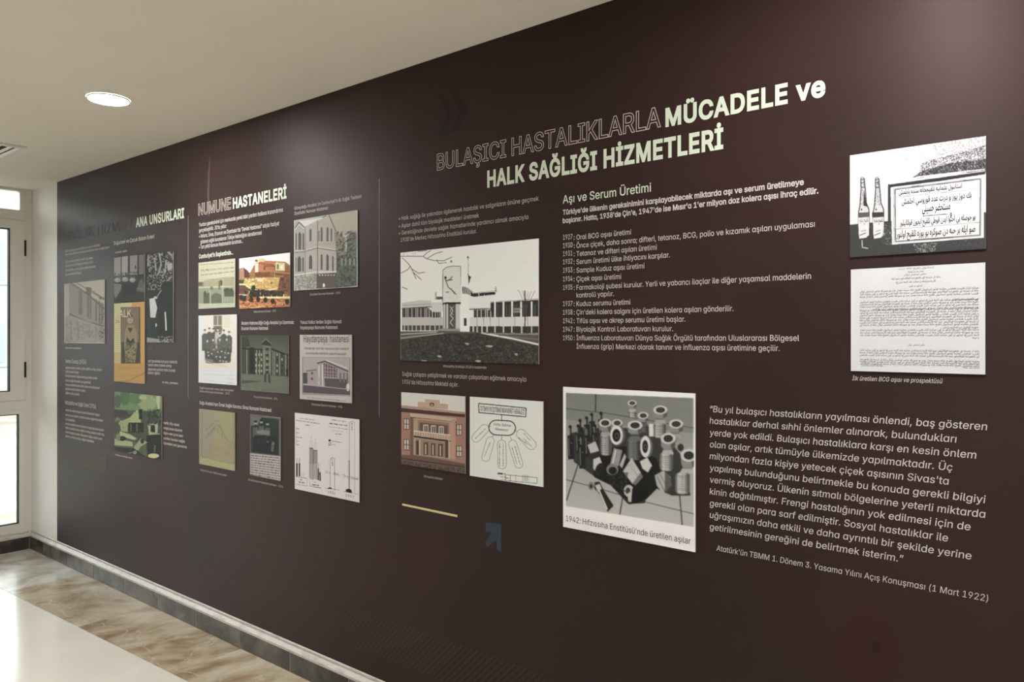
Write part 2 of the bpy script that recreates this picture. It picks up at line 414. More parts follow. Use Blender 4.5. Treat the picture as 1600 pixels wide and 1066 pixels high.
def shape(name, polys, m, y=YF-0.0005, parent=mural):
    V, F = [], []
    for P in polys:
        k = len(V); W = [wall(*p) for p in P]
        V += [(a, y, z) for a, z in W]
        for t in tessellate_polygon([[Vector((a, z, 0)) for a, z in W]]):
            A, B_, C_ = [W[i] for i in t]
            if (B_[0]-A[0])*(C_[1]-A[1])-(B_[1]-A[1])*(C_[0]-A[0]) < 0: t = (t[0], t[2], t[1])
            F.append(tuple(k+i for i in t))
    return mesh_obj(name, V, F, m, parent)
# main heading
lines('outlined_heading', [('BULAŞICI HASTALIKLARLA', 684.4, 266.2, 1032.5)], M['outline_ink'], 24.5, outline=0.0022, res=5, fat=0.008)
lines('bold_heading', [('MÜCADELE ve', 1042.0, 197.6, 1288.5, 26.6), ('HALK SAĞLIĞI HİZMETLERİ', 763.2, 292.4, 1129.5, 24.0)], M['cream_ink'], 24, fat=0.031, res=5, spacing=1.06, alpha=0)
lines('subheading', [('Aşı ve Serum Üretimi', 880.6, 318.3, 1018)], M['cream_ink'], 12.3, fat=0.008, alpha=0)
lines('bold_paragraph', [("Türkiye'de ülkenin gereksinimini karşılayabilecek miktarda aşı ve serum üretilmeye", 880.6, 336.0, 1256.3),
      ("başlanır. Hatta, 1938'de Çin'e, 1947'de ise Mısır'a 1'er milyon doz kolera aşısı ihraç edilir.", 880.6, 348.9, 1279)], M['white_ink'], 7.4, fat=0.022)
TL = [('1927', 'Oral BCG aşısı üretimi', 374.9, 987), ('1930', 'Önce çiçek, daha sonra; difteri, tetanoz, BCG, polio ve kızamık aşıları uygulaması', 387.9, 1273.6),
      ('1931', 'Tetanoz ve difteri aşıları üretimi', 400.6, 1027), ('1932', 'Serum üretimi ülke ihtiyacını karşılar.', 413.2, 1047.6),
      ('1933', 'Sample Kuduz aşısı üretimi', 426.4, 1007.7), ('1934', 'Çiçek aşısı üretimi', 440.0, 971.4),
      ('1935', 'Farmakoloji şubesi kurulur. Yerli ve yabancı ilaçlar ile diğer yaşamsal maddelerin', 453.3, 1267.8), (None, 'kontrolü yapılır.', 465.2, 960.4),
      ('1937', 'Kuduz serumu üretimi', 478.6, 985.7), ('1938', "Çin'deki kolera salgını için üretilen kolera aşıları gönderilir.", 491.9, 1147),
      ('1942', 'Tifüs aşısı ve akrep serumu üretimi başlar.', 505.2, 1071.8), ('1947', 'Biyolojik Kontrol Laboratuvarı kurulur.', 518.4, 1052.6),
      ('1950', 'İnfluenza Laboratuvarı Dünya Sağlık Örgütü tarafından Uluslararası Bölgesel', 531.8, 1249.4), (None, 'İnfluenza (grip) Merkezi olarak tanınır ve influenza aşısı üretimine geçilir.', 545.0, 1219)]
rows = []
for yr, s, yb, xr in TL:
    if yr: rows += [(yr, 880.8, yb, 895.4), (':', 897.6, yb, 898.8)]
    rows.append((s, 901.8, yb, xr))
lines('timeline_text', rows, M['white_ink'], 7.6, fat=0.002)
Q = ['\u201cBu yıl bulaşıcı hastalıkların yayılması önlendi, baş gösteren', 'hastalıklar derhal sıhhi önlemler alınarak, bulundukları',
     'yerde yok edildi. Bulaşıcı hastalıklara karşı en kesin önlem', 'olan aşılar, artık tümüyle ülkemizde yapılmaktadır. Üç',
     "milyondan fazla kişiye yetecek çiçek aşısının Sivas'ta", 'yapılmış bulunduğunu belirtmekle bu konuda gerekli bilgiyi',
     'vermiş oluyoruz. Ülkenin sıtmalı bölgelerine yeterli miktarda', 'kinin dağıtılmıştır. Frengi hastalığının yok edilmesi için de',
     'gerekli olan para sarf edilmiştir. Sosyal hastalıklar ile', 'uğraşımızın daha etkili ve daha ayrıntılı bir şekilde yerine', 'getirilmesinin gereğini de belirtmek isterim.\u201d']
R = [1542, 1494, 1525, 1488, 1482, 1539, 1539, 1516, 1481, 1517.5, 1411]
lines('quotation', [(s, 1109.6, 643.6+18.35*i, r) for i, (s, r) in enumerate(zip(Q, R))], M['white_ink'], 9.6, fat=0.003, shear=0.12, res=4)
lines('quotation_source', [("Atatürk'ün TBMM 1. Dönem 3. Yasama Yılını Açış Konuşması (1 Mart 1922)", 1120.3, 860, 1543.8)], M['white_ink'], 8.4, shear=0.10, res=4)
lines('caption', [('İlk üretilen BCG aşısı ve prospektüsü', 1332, 594.3, 1472)], M['white_ink'], 6.6, shear=0.2)
# third column
lines('paragraph', [('• Halk sağlığı ile yakından ilgilenerek hastalık ve salgınların önüne geçmek', 624.5, 344.9, 842.7), ('• Aşılar dahil tüm biyolojik maddeleri üretmek', 624.5, 356.6, 749.3),
      ('• Gerektiğinde devlete sağlık hizmetlerinde yardımcı olmak amacıyla', 624.5, 367.6, 826.5), ("1928'de Merkez Hıfzıssıhha Enstitüsü kurulur.", 627.6, 378.2, 746)], M['dim_ink'], 6.2)
lines('caption', [("Hıfzıssıhha Enstitüsü 2018'in başlarında", 693.7, 574, 760.8)], M['dim_ink'], 3.8)
lines('paragraph', [('Sağlık çalışanı yetiştirmek ve varolan çalışanları eğitmek amacıyla', 629.6, 587.3, 823.2), ("1936'da Hıfzıssıhha Mektebi açılır.", 629.6, 599.5, 717.5)], M['dim_ink'], 6.4)
lines('caption', [('Hıfzıssıhha Mektebi', 663.5, 745.6, 692.3)], M['dim_ink'], 3.6)
shape('yellow_bar', [[(629.6, 786.6), (715.6, 804.6), (715.6, 808.2), (629.6, 789.8)]], M['yellow_ink'])
shape('blue_arrow', [[(760, 816), (784.2, 818.6), (784.2, 863.5), (777.4, 858.5), (777.4, 843), (762.5, 855), (758.5, 848), (768.5, 834), (768.5, 832.5), (760, 831)]], M['blue_ink'])
def vline(x, y0, y1, wpx): return [(x, y0), (x+wpx, y0), (x+wpx, y1), (x, y1)]
M['line_ink'] = ink('thin_line_ink', (140, 130, 126))
shape('divider_line', [vline(593.2, 279, 652, 0.8)], M['line_ink']); shape('divider_line', [vline(294.7, 337, 622, 0.65)], M['line_ink'])
# second column
lines('outlined_heading', [('NUMUNE', 311.3, 336.6, 361.4)], M['outline_ink'], 17.2, outline=0.0026, fat=0.008)
lines('bold_heading', [('HASTANELERİ', 365.4, 325.8, 448.3)], M['cream_ink'], 15.6, fat=0.029, spacing=1.06, alpha=0)
lines('paragraph', [('Yurdun gereksinimi için merkezde yerel tıbbi yardım halkına kazandırma', 312, 354.4, 443), ("gerçekleştirilir. 30'lu yıllar:", 312, 363.2, 355),
      ("• Ankara, Sivas, Erzurum ve Diyarbakır'da \u201cDevlet Hastanesi\u201d adıyla faaliyet", 312, 372.2, 437.2), ('gösteren sağlık kurumlarının Türkiye Hekimliğinin denetlenmesi', 314.5, 380.9, 410), ('• Tam yetkili Numune Hastanesinin kurulması...', 312, 389.2, 380.5)], M['white_ink'], 5.6, fat=0.01, res=2)
lines('subheading', [("Cumhuriyet'in Başkentinde...", 312, 404.2, 365)], M['cream_ink'], 6.2, fat=0.02, res=2)
lines('subheading', [("Güneydoğu Anadolu'ya Cumhuriyet'in ilk Sağlık Tesisleri:", 461, 328.2, 566.5), ('Diyarbakır Numune Hastanesi', 461, 336.4, 513.5)], M['dim_ink'], 5.0, fat=0.01, res=2)
lines('subheading', [("Modern Hastaneciliğin Doğu Anadolu'ya Uzanması:", 378.4, 507.6, 460.3), ('Erzurum Numune Hastanesi', 378.4, 515.8, 420)], M['white_ink'], 5.0, fat=0.012, res=2)
lines('subheading', [('Yoksul Halka Verilen Sağlık Hizmeti:', 470.3, 506.3, 534.9), ('Haydarpaşa Numune Hastanesi', 470.3, 514.6, 528.4)], M['dim_ink'], 5.0, fat=0.012, res=2)
lines('subheading', [("Doğu Anadolu'nun Örnek Sağlık Kurumu: Sivas Numune Hastanesi", 313, 631.6, 425)], M['white_ink'], 5.0, fat=0.015, res=2)
for s, a, yb, c in [('Diyarbakır Numune Hastanesi - 1925', 485.6, 462, 532.5), ('Ankara Numune Hastanesi - 1933', 397.5, 488.8, 432.2), ('Erzurum Numune Hastanesi - 1924', 397.9, 621.6, 434.6),
                    ('Haydarpaşa Numune Hastanesi - 1936', 488, 633.2, 535.9), ('Sivas Numune Hastanesi planı', 314, 735.6, 355.3), ('Sivas Numune Hastanesi hekimleri - 1924', 389, 750.8, 443.4)]:
    lines('caption', [(s, a, yb, c)], M['dim_ink'], 3.3, res=1)
lines('caption', [('Sağlık kursundan mezun olan hemşireler', 313, 607.6, 366.5), ('Ankara Numune Hastanesi - 1927', 313, 612.8, 360.4)], M['dim_ink'], 3.4, res=1)
# first column, at the window end
lines('outlined_heading', [('SAĞLIK', 101, 377, 148)], M['faint_ink'], 15, outline=0.004); lines('outlined_heading', [('HİZMETİ', 154, 367.4, 208)], M['faint_ink'], 15, outline=0.004)
lines('bold_heading', [('ANA UNSURLARI', 213.8, 355.0, 288.2)], M['cream_ink'], 13.4, fat=0.029, spacing=1.06, alpha=0)
lines('subheading', [('Doğumevi ve Çocuk Bakım Evleri', 178.8, 383.2, 242)], M['cream_ink'], 5.6, fat=0.006, res=2)
def fillers(rows): return [(s, a, yb, c) for s, (a, yb, c) in rows]
WORDS = 'sağlık hizmetleri yurt genelinde koruyucu hekimlik verem sıtma trahom savaş dispanseri açılarak halka ücretsiz bakım eğitim ve ilaç yardımı verilir köy ebesi hemşire kursları düzenlenir doğum evleri çocuk bakım yurtları kurulur'.split()
def filler(x0, x1, yb, k=[0]):
    n = max(8, int((wall(x1, yb)[0]-wall(x0, yb)[0])/0.0105)); s = ''
    while len(s) < n: s += WORDS[k[0] % len(WORDS)]+' '; k[0] += 1
    return (s.strip(), x0, yb, x1)
def block(name, x0, ys, xr, m, cap, **kw): lines(name, [filler(x0, b_, a) for a, b_ in zip(ys, xr)], m, cap, res=1, **dict(dict(fat=0.022), **kw))
block('paragraph', 102.4, [394.3, 399.7], [157, 172], M['dim_ink'], 3.2)
block('paragraph', 103, [411, 417.3, 424.3, 430.8], [146, 146, 150, 128], M['dim_ink'], 3.2)
block('caption', 180.8, [396.4], [199.4], M['dim_ink'], 3.0)
block('caption', 103.4, [544.8], [128], M['dim_ink'], 2.6)
lines('subheading', [('Verem Savaşı (1924)', 103.2, 567.2, 135.4)], M['white_ink'], 6.0, res=2, fat=0.01)
block('paragraph', 103.4, [576, 582.2, 588.8, 596, 602.6, 609, 615.6], [160, 124, 153, 142.6, 157, 134.4, 125], M['dim_ink'], 3.4)
lines('subheading', [('Hıfzıssıhha ve Sağlık Evleri (1926)', 102.8, 631.6, 150.9)], M['white_ink'], 6.0, res=2, fat=0.01)
block('paragraph', 103.4, [642.2, 649.6, 656.6, 663.4, 669.8, 676.5, 682.8], [157, 162, 118, 163, 164, 161, 148], M['dim_ink'], 3.4)
shape('grey_panel', [[(103.4, 701), (166.5, 713), (166.5, 738), (103.4, 724)]], M['grey_ink'])
block('paragraph', 232.4, [566, 572, 578.8, 584.4], [278.2, 269, 275, 251], M['dim_ink'], 4.2, fat=0.015)
lines('quote_mark', [('\u201c', 233, 556, 238.5)], M['grey_ink'], 14, fat=0.02, res=2); lines('quote_mark', [('\u201d', 254.5, 594, 260)], M['grey_ink'], 14, fat=0.02, res=2)
block('caption', 254, [598.6], [279], M['dim_ink'], 3.0)
block('paragraph', 256.5, [662.4, 670.4, 678.2, 686.2, 694], [281, 286, 287, 290, 293], M['dim_ink'], 3.8)
block('caption', 181, [711.5], [207.6], M['dim_ink'], 2.6)
# faint printed ornaments, and a pale streak
V, F = [], []
X0, Z1 = wall(540, 944); Z0 = wall(540, 1004)[1]; X1 = wall(852, 944)[0]; hgt = Z1-Z0; st = 0.0245; xx = X0-hgt
while xx < X1:
    a = max(xx, X0); e = min(xx+hgt, X1)
    if e > a:
        k = len(V); wd = 0.010
        V += [(a, YF-.0004, Z0+(a-xx)), (a+wd, YF-.0004, Z0+(a-xx)), (e+wd, YF-.0004, Z0+(e-xx)), (e, YF-.0004, Z0+(e-xx))]; F.append((k, k+1, k+2, k+3))
    xx += st
mesh_obj('hatched_stripes', V, F, ink('faint_stripe_ink', (56, 46, 42)), mural)
def chev(x, y, s): return [(x, y), (x+s*.35, y), (x+s*.9, y+s), (x+s*.35, y+2*s), (x, y+2*s), (x+s*.5, y+s)]
shape('chevron', [chev(684, 148, 32)], M['deep_brown_ink']); shape('chevron', [chev(704, 142, 32)], M['deep_brown_ink'])
shape('pale_streak', [[(325, 300), (326.2, 270), (328.5, 246), (330, 246), (328.6, 270), (327.6, 300), (328.6, 338), (326.2, 338)]], ink('pale_streak_tone', (86, 68, 64)))  # thin curved stroke, paler than the brown around it
cr_ = [(1312+44+48*math.cos(a)*(1+.12*math.sin(3*a)), 1012+58*math.sin(a)*(1+.10*math.cos(4*a+1))) for a in [i*2*math.pi/28 for i in range(28)]]
shape('red_emblem', [cr_], M['red_ink'])
shape('grey_emblem_blot', [[(1363, 1000), (1376, 1003), (1376, 1021), (1363, 1018)]], M['deep_brown_ink'], y=YF-0.0007)

# ---------------------------------------------------------------- Ottoman lettering (joined letter forms, right to left)
AR = {'ا': (0xFE8D, 2), 'ب': (0xFE8F, 4), 'ت': (0xFE95, 4), 'ث': (0xFE99, 4), 'ج': (0xFE9D, 4), 'ح': (0xFEA1, 4), 'خ': (0xFEA5, 4), 'د': (0xFEA9, 2),
      'ر': (0xFEAD, 2), 'ز': (0xFEAF, 2), 'س': (0xFEB1, 4), 'ش': (0xFEB5, 4), 'ص': (0xFEB9, 4), 'ض': (0xFEBD, 4), 'ط': (0xFEC1, 4), 'ع': (0xFEC9, 4),
      'ف': (0xFED1, 4), 'ق': (0xFED5, 4), 'ك': (0xFED9, 4), 'ل': (0xFEDD, 4), 'م': (0xFEE1, 4), 'ن': (0xFEE5, 4), 'ه': (0xFEE9, 4), 'و': (0xFEED, 2), 'ي': (0xFEF1, 4)}
def ottoman(s):
    out = []
    for w_ in s.split(' '):
        g_ = []
        for i, ch in enumerate(w_):
            if ch not in AR: g_.append(ch); continue
            base, n_ = AR[ch]
            pj = i > 0 and w_[i-1] in AR and AR[w_[i-1]][1] == 4; nj = n_ == 4 and i < len(w_)-1 and w_[i+1] in AR
            g_.append(chr(base+((3 if nj else 1) if pj else (2 if nj else 0))))
        out.append(''.join(reversed(g_)))
    return ' '.join(reversed(out))

# ---------------------------------------------------------------- printed pictures
class Pic:
    """a flat print on the wall, painted into a fine grid of coloured points. Positions are given in a zoomed crop (x0, y0, scale) of the place"""
    def __init__(s, tl, br, crop, bg, dens=1.35, ss=2):
        s.crop = crop
        (s.X0, s.Z1), (s.X1, s.Z0) = wall(*tl), wall(*br)
        wpx = br[0]-tl[0]; hpx = (s.Z1-s.Z0)/mpx(br[0])
        s.W = int(max(36, wpx*dens)); s.Hh = int(max(36, hpx*dens)); s.ss = ss
        s.A = np.empty((s.Hh*ss, s.W*ss, 3)); s.A[:] = bg
        s.rs = np.random.RandomState(int(tl[0]*7+tl[1]))
    def uv(s, p):
        x, z = wall(s.crop[0]+p[0]/s.crop[2], s.crop[1]+p[1]/s.crop[2])
        return ((x-s.X0)/(s.X1-s.X0)*s.W*s.ss, (s.Z1-z)/(s.Z1-s.Z0)*s.Hh*s.ss)
    def mask(s, pts):
        P = np.array([s.uv(p) for p in pts]); h, w_ = s.A.shape[:2]
        x0, y0 = np.floor(P.min(0)).astype(int)-1; x1, y1 = np.ceil(P.max(0)).astype(int)+1
        x0, y0 = max(x0, 0), max(y0, 0); x1, y1 = min(x1, w_), min(y1, h)
        if x1 <= x0 or y1 <= y0: return None
        gx, gy_ = np.meshgrid(np.arange(x0, x1)+.5, np.arange(y0, y1)+.5); m = np.zeros(gx.shape, bool)
        Q_ = np.roll(P, -1, 0)
        for (ax, ay), (bx, by) in zip(P, Q_):
            if ay == by: continue
            m ^= ((ay > gy_) != (by > gy_)) & (gx < (bx-ax)*(gy_-ay)/(by-ay)+ax)
        return (slice(y0, y1), slice(x0, x1)), m
    def poly(s, pts, c, a=1.0):
        r = s.mask(pts)
        if r is None: return s
        sl, m = r; A = s.A[sl]; A[m] = A[m]*(1-a)+np.array(c)*a
        return s
    def rect(s, x0, y0, x1, y1, c, a=1.0): return s.poly([(x0, y0), (x1, y0), (x1, y1), (x0, y1)], c, a)
    def ell(s, x, y, rx, ry, c, a=1.0, rot=0.0, n=22):
        cr, sr = math.cos(rot), math.sin(rot)
        return s.poly([(x+rx*math.cos(t)*cr-ry*math.sin(t)*sr, y+rx*math.cos(t)*sr+ry*math.sin(t)*cr) for t in [i*2*math.pi/n for i in range(n)]], c, a)
    def line(s, pts, wd, c, a=1.0):
        for p, q in zip(pts, pts[1:]):
            dx, dy = q[0]-p[0], q[1]-p[1]; L = math.hypot(dx, dy) or 1; nx, ny = -dy/L*wd/2, dx/L*wd/2
            s.poly([(p[0]+nx, p[1]+ny), (q[0]+nx, q[1]+ny), (q[0]-nx, q[1]-ny), (p[0]-nx, p[1]-ny)], c, a)
        return s
    def ring(s, x, y, rx, ry, wd, c, a=1.0, rot=0.0, n=26):
        cr, sr = math.cos(rot), math.sin(rot)
        return s.line([(x+rx*math.cos(t)*cr-ry*math.sin(t)*sr, y+rx*math.cos(t)*sr+ry*math.sin(t)*cr) for t in [i*2*math.pi/n for i in range(n+1)]], wd, c, a)
    def capsule(s, p, q, r, wd, c):
        a = math.atan2(q[1]-p[1], q[0]-p[0]); pts = []
        for i in range(11): t = a+math.pi/2+math.pi*i/10; pts.append((p[0]+r*math.cos(t), p[1]+r*math.sin(t)))
        for i in range(11): t = a-math.pi/2+math.pi*i/10; pts.append((q[0]+r*math.cos(t), q[1]+r*math.sin(t)))
        return s.line(pts+[pts[0]], wd, c)
    def blur(s, r=1.0):
        k = np.exp(-0.5*(np.arange(-int(3*r)-1, int(3*r)+2)/r)**2); k /= k.sum(); n = len(k)//2
        for ax in (0, 1):
            P = np.pad(s.A, [(n, n) if i == ax else (0, 0) for i in range(3)], 'edge'); o = np.zeros_like(s.A)
            for i, q in enumerate(k): o += q*(P[i:i+s.A.shape[0]] if ax == 0 else P[:, i:i+s.A.shape[1]])
            s.A = o
        return s
    def field(s, scale):
        h, w_ = s.A.shape[:2]; gh, gw = max(2, int(h/scale)), max(2, int(w_/scale)); g_ = s.rs.rand(gh+2, gw+2)
        yy = np.linspace(0, gh, h); xx = np.linspace(0, gw, w_); y0 = yy.astype(int); x0 = xx.astype(int); fy = (yy-y0)[:, None]; fx = (xx-x0)[None]
        return (g_[y0][:, x0]*(1-fy)*(1-fx)+g_[y0+1][:, x0]*fy*(1-fx)+g_[y0][:, x0+1]*(1-fy)*fx+g_[y0+1][:, x0+1]*fy*fx)
    def noise(s, amp, scale=3): s.A += (s.field(scale)-.5)[:, :, None]*amp; return s
    def mottle(s, pts, c, dens=0.5, scale=4, a=1.0):
        r = s.mask(pts)
        if r is None: return s
        sl, m = r; f_ = s.field(scale)*.6+s.field(scale*.5)*.4; m = m & (f_[sl] > 1-dens); A = s.A[sl]; A[m] = A[m]*(1-a)+np.array(c)*a
        return s
    def vgrad(s, pts, c0, c1, a=1.0):
        r = s.mask(pts)
        if r is None: return s
        sl, m = r; n = m.shape[0]; t = np.linspace(0, 1, n)[:, None, None]
        G = np.array(c0)*(1-t)+np.array(c1)*t+np.zeros(m.shape+(3,)); A = s.A[sl]; A[m] = A[m]*(1-a)+G[m]*a
        return s
    def row(s, x0, y0, x1, y1, h, c, a=1.0, wl=3.0):
        """a row of tiny word-like marks"""
        L = math.hypot(x1-x0, y1-y0); d = 0
        while d < L:
            ww = h*wl*(.4+s.rs.rand()); e = min(d+ww, L); p = (x0+(x1-x0)*d/L, y0+(y1-y0)*d/L); q = (x0+(x1-x0)*e/L, y0+(y1-y0)*e/L)
            s.line([p, q], h*(.6+.5*s.rs.rand()), c, a*(.6+.4*s.rs.rand())); d = e+h*.7
        return s
    def build(s, name, label, gain=1.0, cat='photograph', group=None, board=M['board']):
        ss = s.ss; A = np.clip(s.A, 0, 255).reshape(s.Hh, ss, s.W, ss, 3).mean((1, 3))
        A = A.mean(2, keepdims=True)*.22+A*.78; A = 128+(A-128)*1.06
        C = np.clip(lin(np.clip(A, 6, 255))*gain*np.array((0.965, 0.99, 1.05)), 0, 0.86)
        root = empty(name, ((s.X0+s.X1)/2, YF, s.Z0)); tag(root, label, cat, group)
        cx_, cz_ = (s.X0+s.X1)/2, s.Z0
        MB().box(s.X0-cx_, s.X1-cx_, -0.004, -0.0002, 0, s.Z1-s.Z0).build('backing_board', board, root)
        h, w_ = s.Hh, s.W
        gx = np.linspace(s.X0, s.X1, w_)-cx_; gz = np.linspace(s.Z1, s.Z0, h)-cz_
        co = np.empty((h, w_, 3)); co[:, :, 0] = gx[None]; co[:, :, 1] = -0.0042; co[:, :, 2] = gz[:, None]
        i = (np.arange(h-1)[:, None]*w_+np.arange(w_-1)[None]).ravel(); q = np.stack([i, i+w_, i+w_+1, i+1], 1).ravel()
        me = bpy.data.meshes.new('print'); me.vertices.add(h*w_); me.vertices.foreach_set('co', co.ravel())
        nf = (h-1)*(w_-1); me.loops.add(nf*4); me.loops.foreach_set('vertex_index', q); me.polygons.add(nf)
        me.polygons.foreach_set('loop_start', np.arange(0, nf*4, 4)); me.update()
        at = me.color_attributes.new('Col', 'FLOAT_COLOR', 'POINT'); at.data.foreach_set('color', np.concatenate([C, np.ones((h, w_, 1))], 2).ravel())
        me.materials.append(M['print']); o = bpy.data.objects.new('print', me); COL.objects.link(o); o.parent = root
        s.root = root; s.off = (cx_, cz_)
        return root
    def text(s, rows, m, cap, name='lettering', crop=True, **kw):
        """rows in the crop's own positions; cap in crop pixels at the left end"""
        V, F = [], []
        for st_, x0, yb, x1 in rows:
            a = s.crop[0]+x0/s.crop[2]; yy = s.crop[1]+yb/s.crop[2]; c = s.crop[0]+x1/s.crop[2]
            X0_, Z_ = wall(a, yy); X1_ = wall(c, yy)[0]
            text_geo(V, F, st_, X0_-s.off[0], X1_-s.off[0], Z_-s.off[1], cap/s.crop[2]*mpx(a), -0.0046, **kw)
        if V: mesh_obj(name, V, F, m, s.root)
D1, D2, D3 = (48, 46, 43), (78, 76, 70), (120, 118, 110)
# 1 the large photograph of the institute
p = Pic((628, 395.3), (843.5, 569.4), (610, 360, 4.442), (204, 207, 196))
p.vgrad([(80, 150), (300, 130), (300, 500), (80, 500)], (212, 205, 200), (200, 202, 192), .7)
LT = (196, 195, 186)
p.poly([(88, 505), (210, 486), (292, 488), (300, 540), (90, 545)], (176, 174, 164)).line([(90, 522), (290, 512)], 3, D3).line([(88, 543), (295, 530), (300, 565)], 5, D2)
p.poly([(92, 545), (262, 533), (300, 560), (300, 605), (92, 605)], (66, 64, 60))
for x in (120, 133, 160, 188, 200, 222, 250, 262, 280): p.line([(x, 540), (x, 605)], 6, (158, 155, 146))
p.rect(88, 603, 372, 665, (168, 165, 154)).rect(92, 660, 372, 695, (70, 68, 62))
for x in (108, 135, 162, 190, 222, 250, 285, 320, 350): p.line([(x, 655), (x, 695)], 8, (160, 156, 145))
p.rect(296, 500, 372, 565, (184, 182, 172)).rect(320, 462, 372, 480, D2).rect(320, 430, 330, 478, (150, 150, 142))
p.rect(305, 567, 362, 606, D1)
for x in (322, 340, 355): p.line([(x, 567), (x, 606)], 4, LT)
p.poly([(372, 272), (400, 255), (440, 249), (498, 251), (500, 500), (372, 505)], (194, 193, 184)).line([(372, 500), (374, 280), (400, 258), (440, 250), (497, 252), (499, 380)], 4, D2)
p.poly([(498, 252), (520, 252), (520, 390), (560, 430), (560, 705), (498, 705)], (206, 207, 198))
for q in ([(388, 332), (402, 372), (410, 395), (432, 412), (450, 428), (466, 448)], [(440, 322), (425, 340), (405, 352)], [(392, 350), (440, 345)], [(428, 405), (455, 440)], [(396, 432), (415, 428)]): p.line(q, 7, D2, .85)
p.ell(392, 330, 8, 10, D1).ell(432, 218, 7, 9, D3)
p.poly([(372, 504), (400, 500), (498, 500), (494, 518), (372, 520)], D1).rect(376, 516, 490, 690, (88, 86, 80))
for x in (385, 404, 470, 485): p.rect(x-7, 512, x+7, 690, (176, 174, 164))
p.rect(418, 520, 452, 690, D2).line([(424, 530), (445, 560), (424, 590), (446, 610), (424, 640), (446, 665)], 5, (190, 188, 178)).line([(446, 530), (424, 560), (446, 590)], 4, (180, 178, 168))
p.rect(340, 682, 492, 712, (120, 116, 106)).line([(340, 690), (490, 690)], 3, (170, 166, 156))
p.line([(548, 185), (551, 375)], 3, D3).ell(547, 190, 6, 8, D2).poly([(545, 300), (556, 318), (570, 326), (562, 340), (556, 372), (550, 330)], D1)
p.poly([(508, 394), (535, 402), (560, 412), (582, 440), (735, 428), (738, 446), (592, 462), (570, 458), (545, 444), (510, 440)], D1)
for x in (518, 530, 541, 552, 562, 622, 660, 700): p.line([(x, 396+max(0, (x-510)*.35)), (x+2, 460)], 5, (205, 204, 196))
p.line([(506, 392), (540, 398), (570, 420), (590, 436), (740, 420)], 5, (160, 158, 150)).line([(740, 392), (742, 432)], 4, D1)
p.rect(520, 610, 538, 662, D1).poly([(560, 466), (706, 452), (706, 548), (560, 548)], (200, 200, 191)).line([(556, 548), (706, 545)], 6, D1)
p.rect(588, 552, 728, 604, (62, 60, 56))
for x in (612, 640, 668, 682, 705): p.line([(x, 552), (x, 604)], 5, LT)
p.poly([(704, 490), (745, 432), (1036, 402), (1036, 470), (760, 492)], (205, 204, 196)).line([(706, 500), (1036, 478)], 7, (150, 148, 140))
p.poly([(704, 503), (1036, 484), (1036, 598), (728, 602), (704, 560)], (52, 50, 47))
for x in (735, 793, 852, 915, 988): p.rect(x-6, 495, x+6, 602, (205, 204, 195))
for x in (755, 768, 782, 815, 833, 870, 885, 935, 950, 1010): p.line([(x, 515), (x, 596)], 3, (120, 118, 110), .8)
p.rect(862, 540, 908, 572, (130, 128, 122)).line([(862, 556), (908, 556)], 3, D1)
p.poly([(560, 604), (1036, 600), (1036, 666), (560, 664)], (190, 189, 178)).poly([(560, 666), (1036, 666), (1036, 714), (560, 706)], (56, 54, 50))
for x in (585, 612, 645, 680, 735, 793, 852, 920, 988): p.rect(x-5, 666, x+4, 712, (190, 188, 178))
for x in (610, 655, 700, 760, 870, 960): p.line([(x, 600), (x+2, 700)], 2, D2)
p.line([(940, 420), (944, 560), (936, 780)], 7, D1)
for q in ([(942, 520), (905, 430), (890, 415)], [(943, 500), (925, 420)], [(943, 500), (965, 425)], [(944, 530), (985, 425)], [(944, 560), (1010, 420)], [(942, 560), (880, 520)]): p.line(q, 2.5, D2, .8)
p.poly([(80, 700), (400, 700), (1037, 716), (1037, 935), (80, 930)], (84, 80, 74)).line([(80, 722), (330, 708)], 6, (170, 165, 152)).line([(80, 748), (380, 714)], 7, (150, 145, 132))
p.poly([(80, 762), (400, 716), (620, 714), (1037, 805), (1037, 935), (80, 930)], (54, 51, 46)).line([(640, 712), (860, 752), (1037, 792)], 11, (205, 202, 190)).line([(640, 716), (1036, 722)], 5, (150, 147, 136)).line([(760, 730), (1036, 757)], 4, (130, 127, 117))
p.mottle([(80, 765), (400, 720), (620, 718), (1037, 810), (1037, 935), (80, 930)], (84, 80, 72), .42, 5, .7).mottle([(80, 765), (1037, 810), (1037, 935), (80, 930)], (38, 36, 33), .30, 9, .8)
for x, y, r in ((695, 802, 26), (618, 905, 20), (540, 785, 14), (350, 872, 16), (245, 905, 20), (880, 858, 12)): p.ell(x, y, r, 5, (165, 160, 146)).ell(x+4, y+6, r*.6, 5, (140, 136, 124))
for q in ([(80, 182), (238, 183), (262, 200), (310, 212), (380, 214), (438, 188)], [(238, 183), (262, 160), (292, 142)], [(262, 200), (320, 165), (372, 150)], [(92, 192), (128, 226), (150, 252), (168, 292), (225, 345)], [(84, 300), (134, 272), (150, 250)], [(158, 270), (205, 300), (250, 292)], [(168, 292), (190, 340)], [(90, 395), (130, 410)], [(330, 206), (345, 232), (400, 226)], [(200, 150), (262, 142)]): p.line(q, 4, (74, 70, 66))
p.mottle([(82, 155), (200, 150), (170, 175), (82, 178)], (120, 114, 108), .35, 5, .6)
p.blur(.75).noise(9, 2).line([(80, 157), (80, 925)], 3, (215, 212, 204))
p.build('black_and_white_photograph', 'large black and white photograph of a winged institute building with round tower and lawn', 1.35)

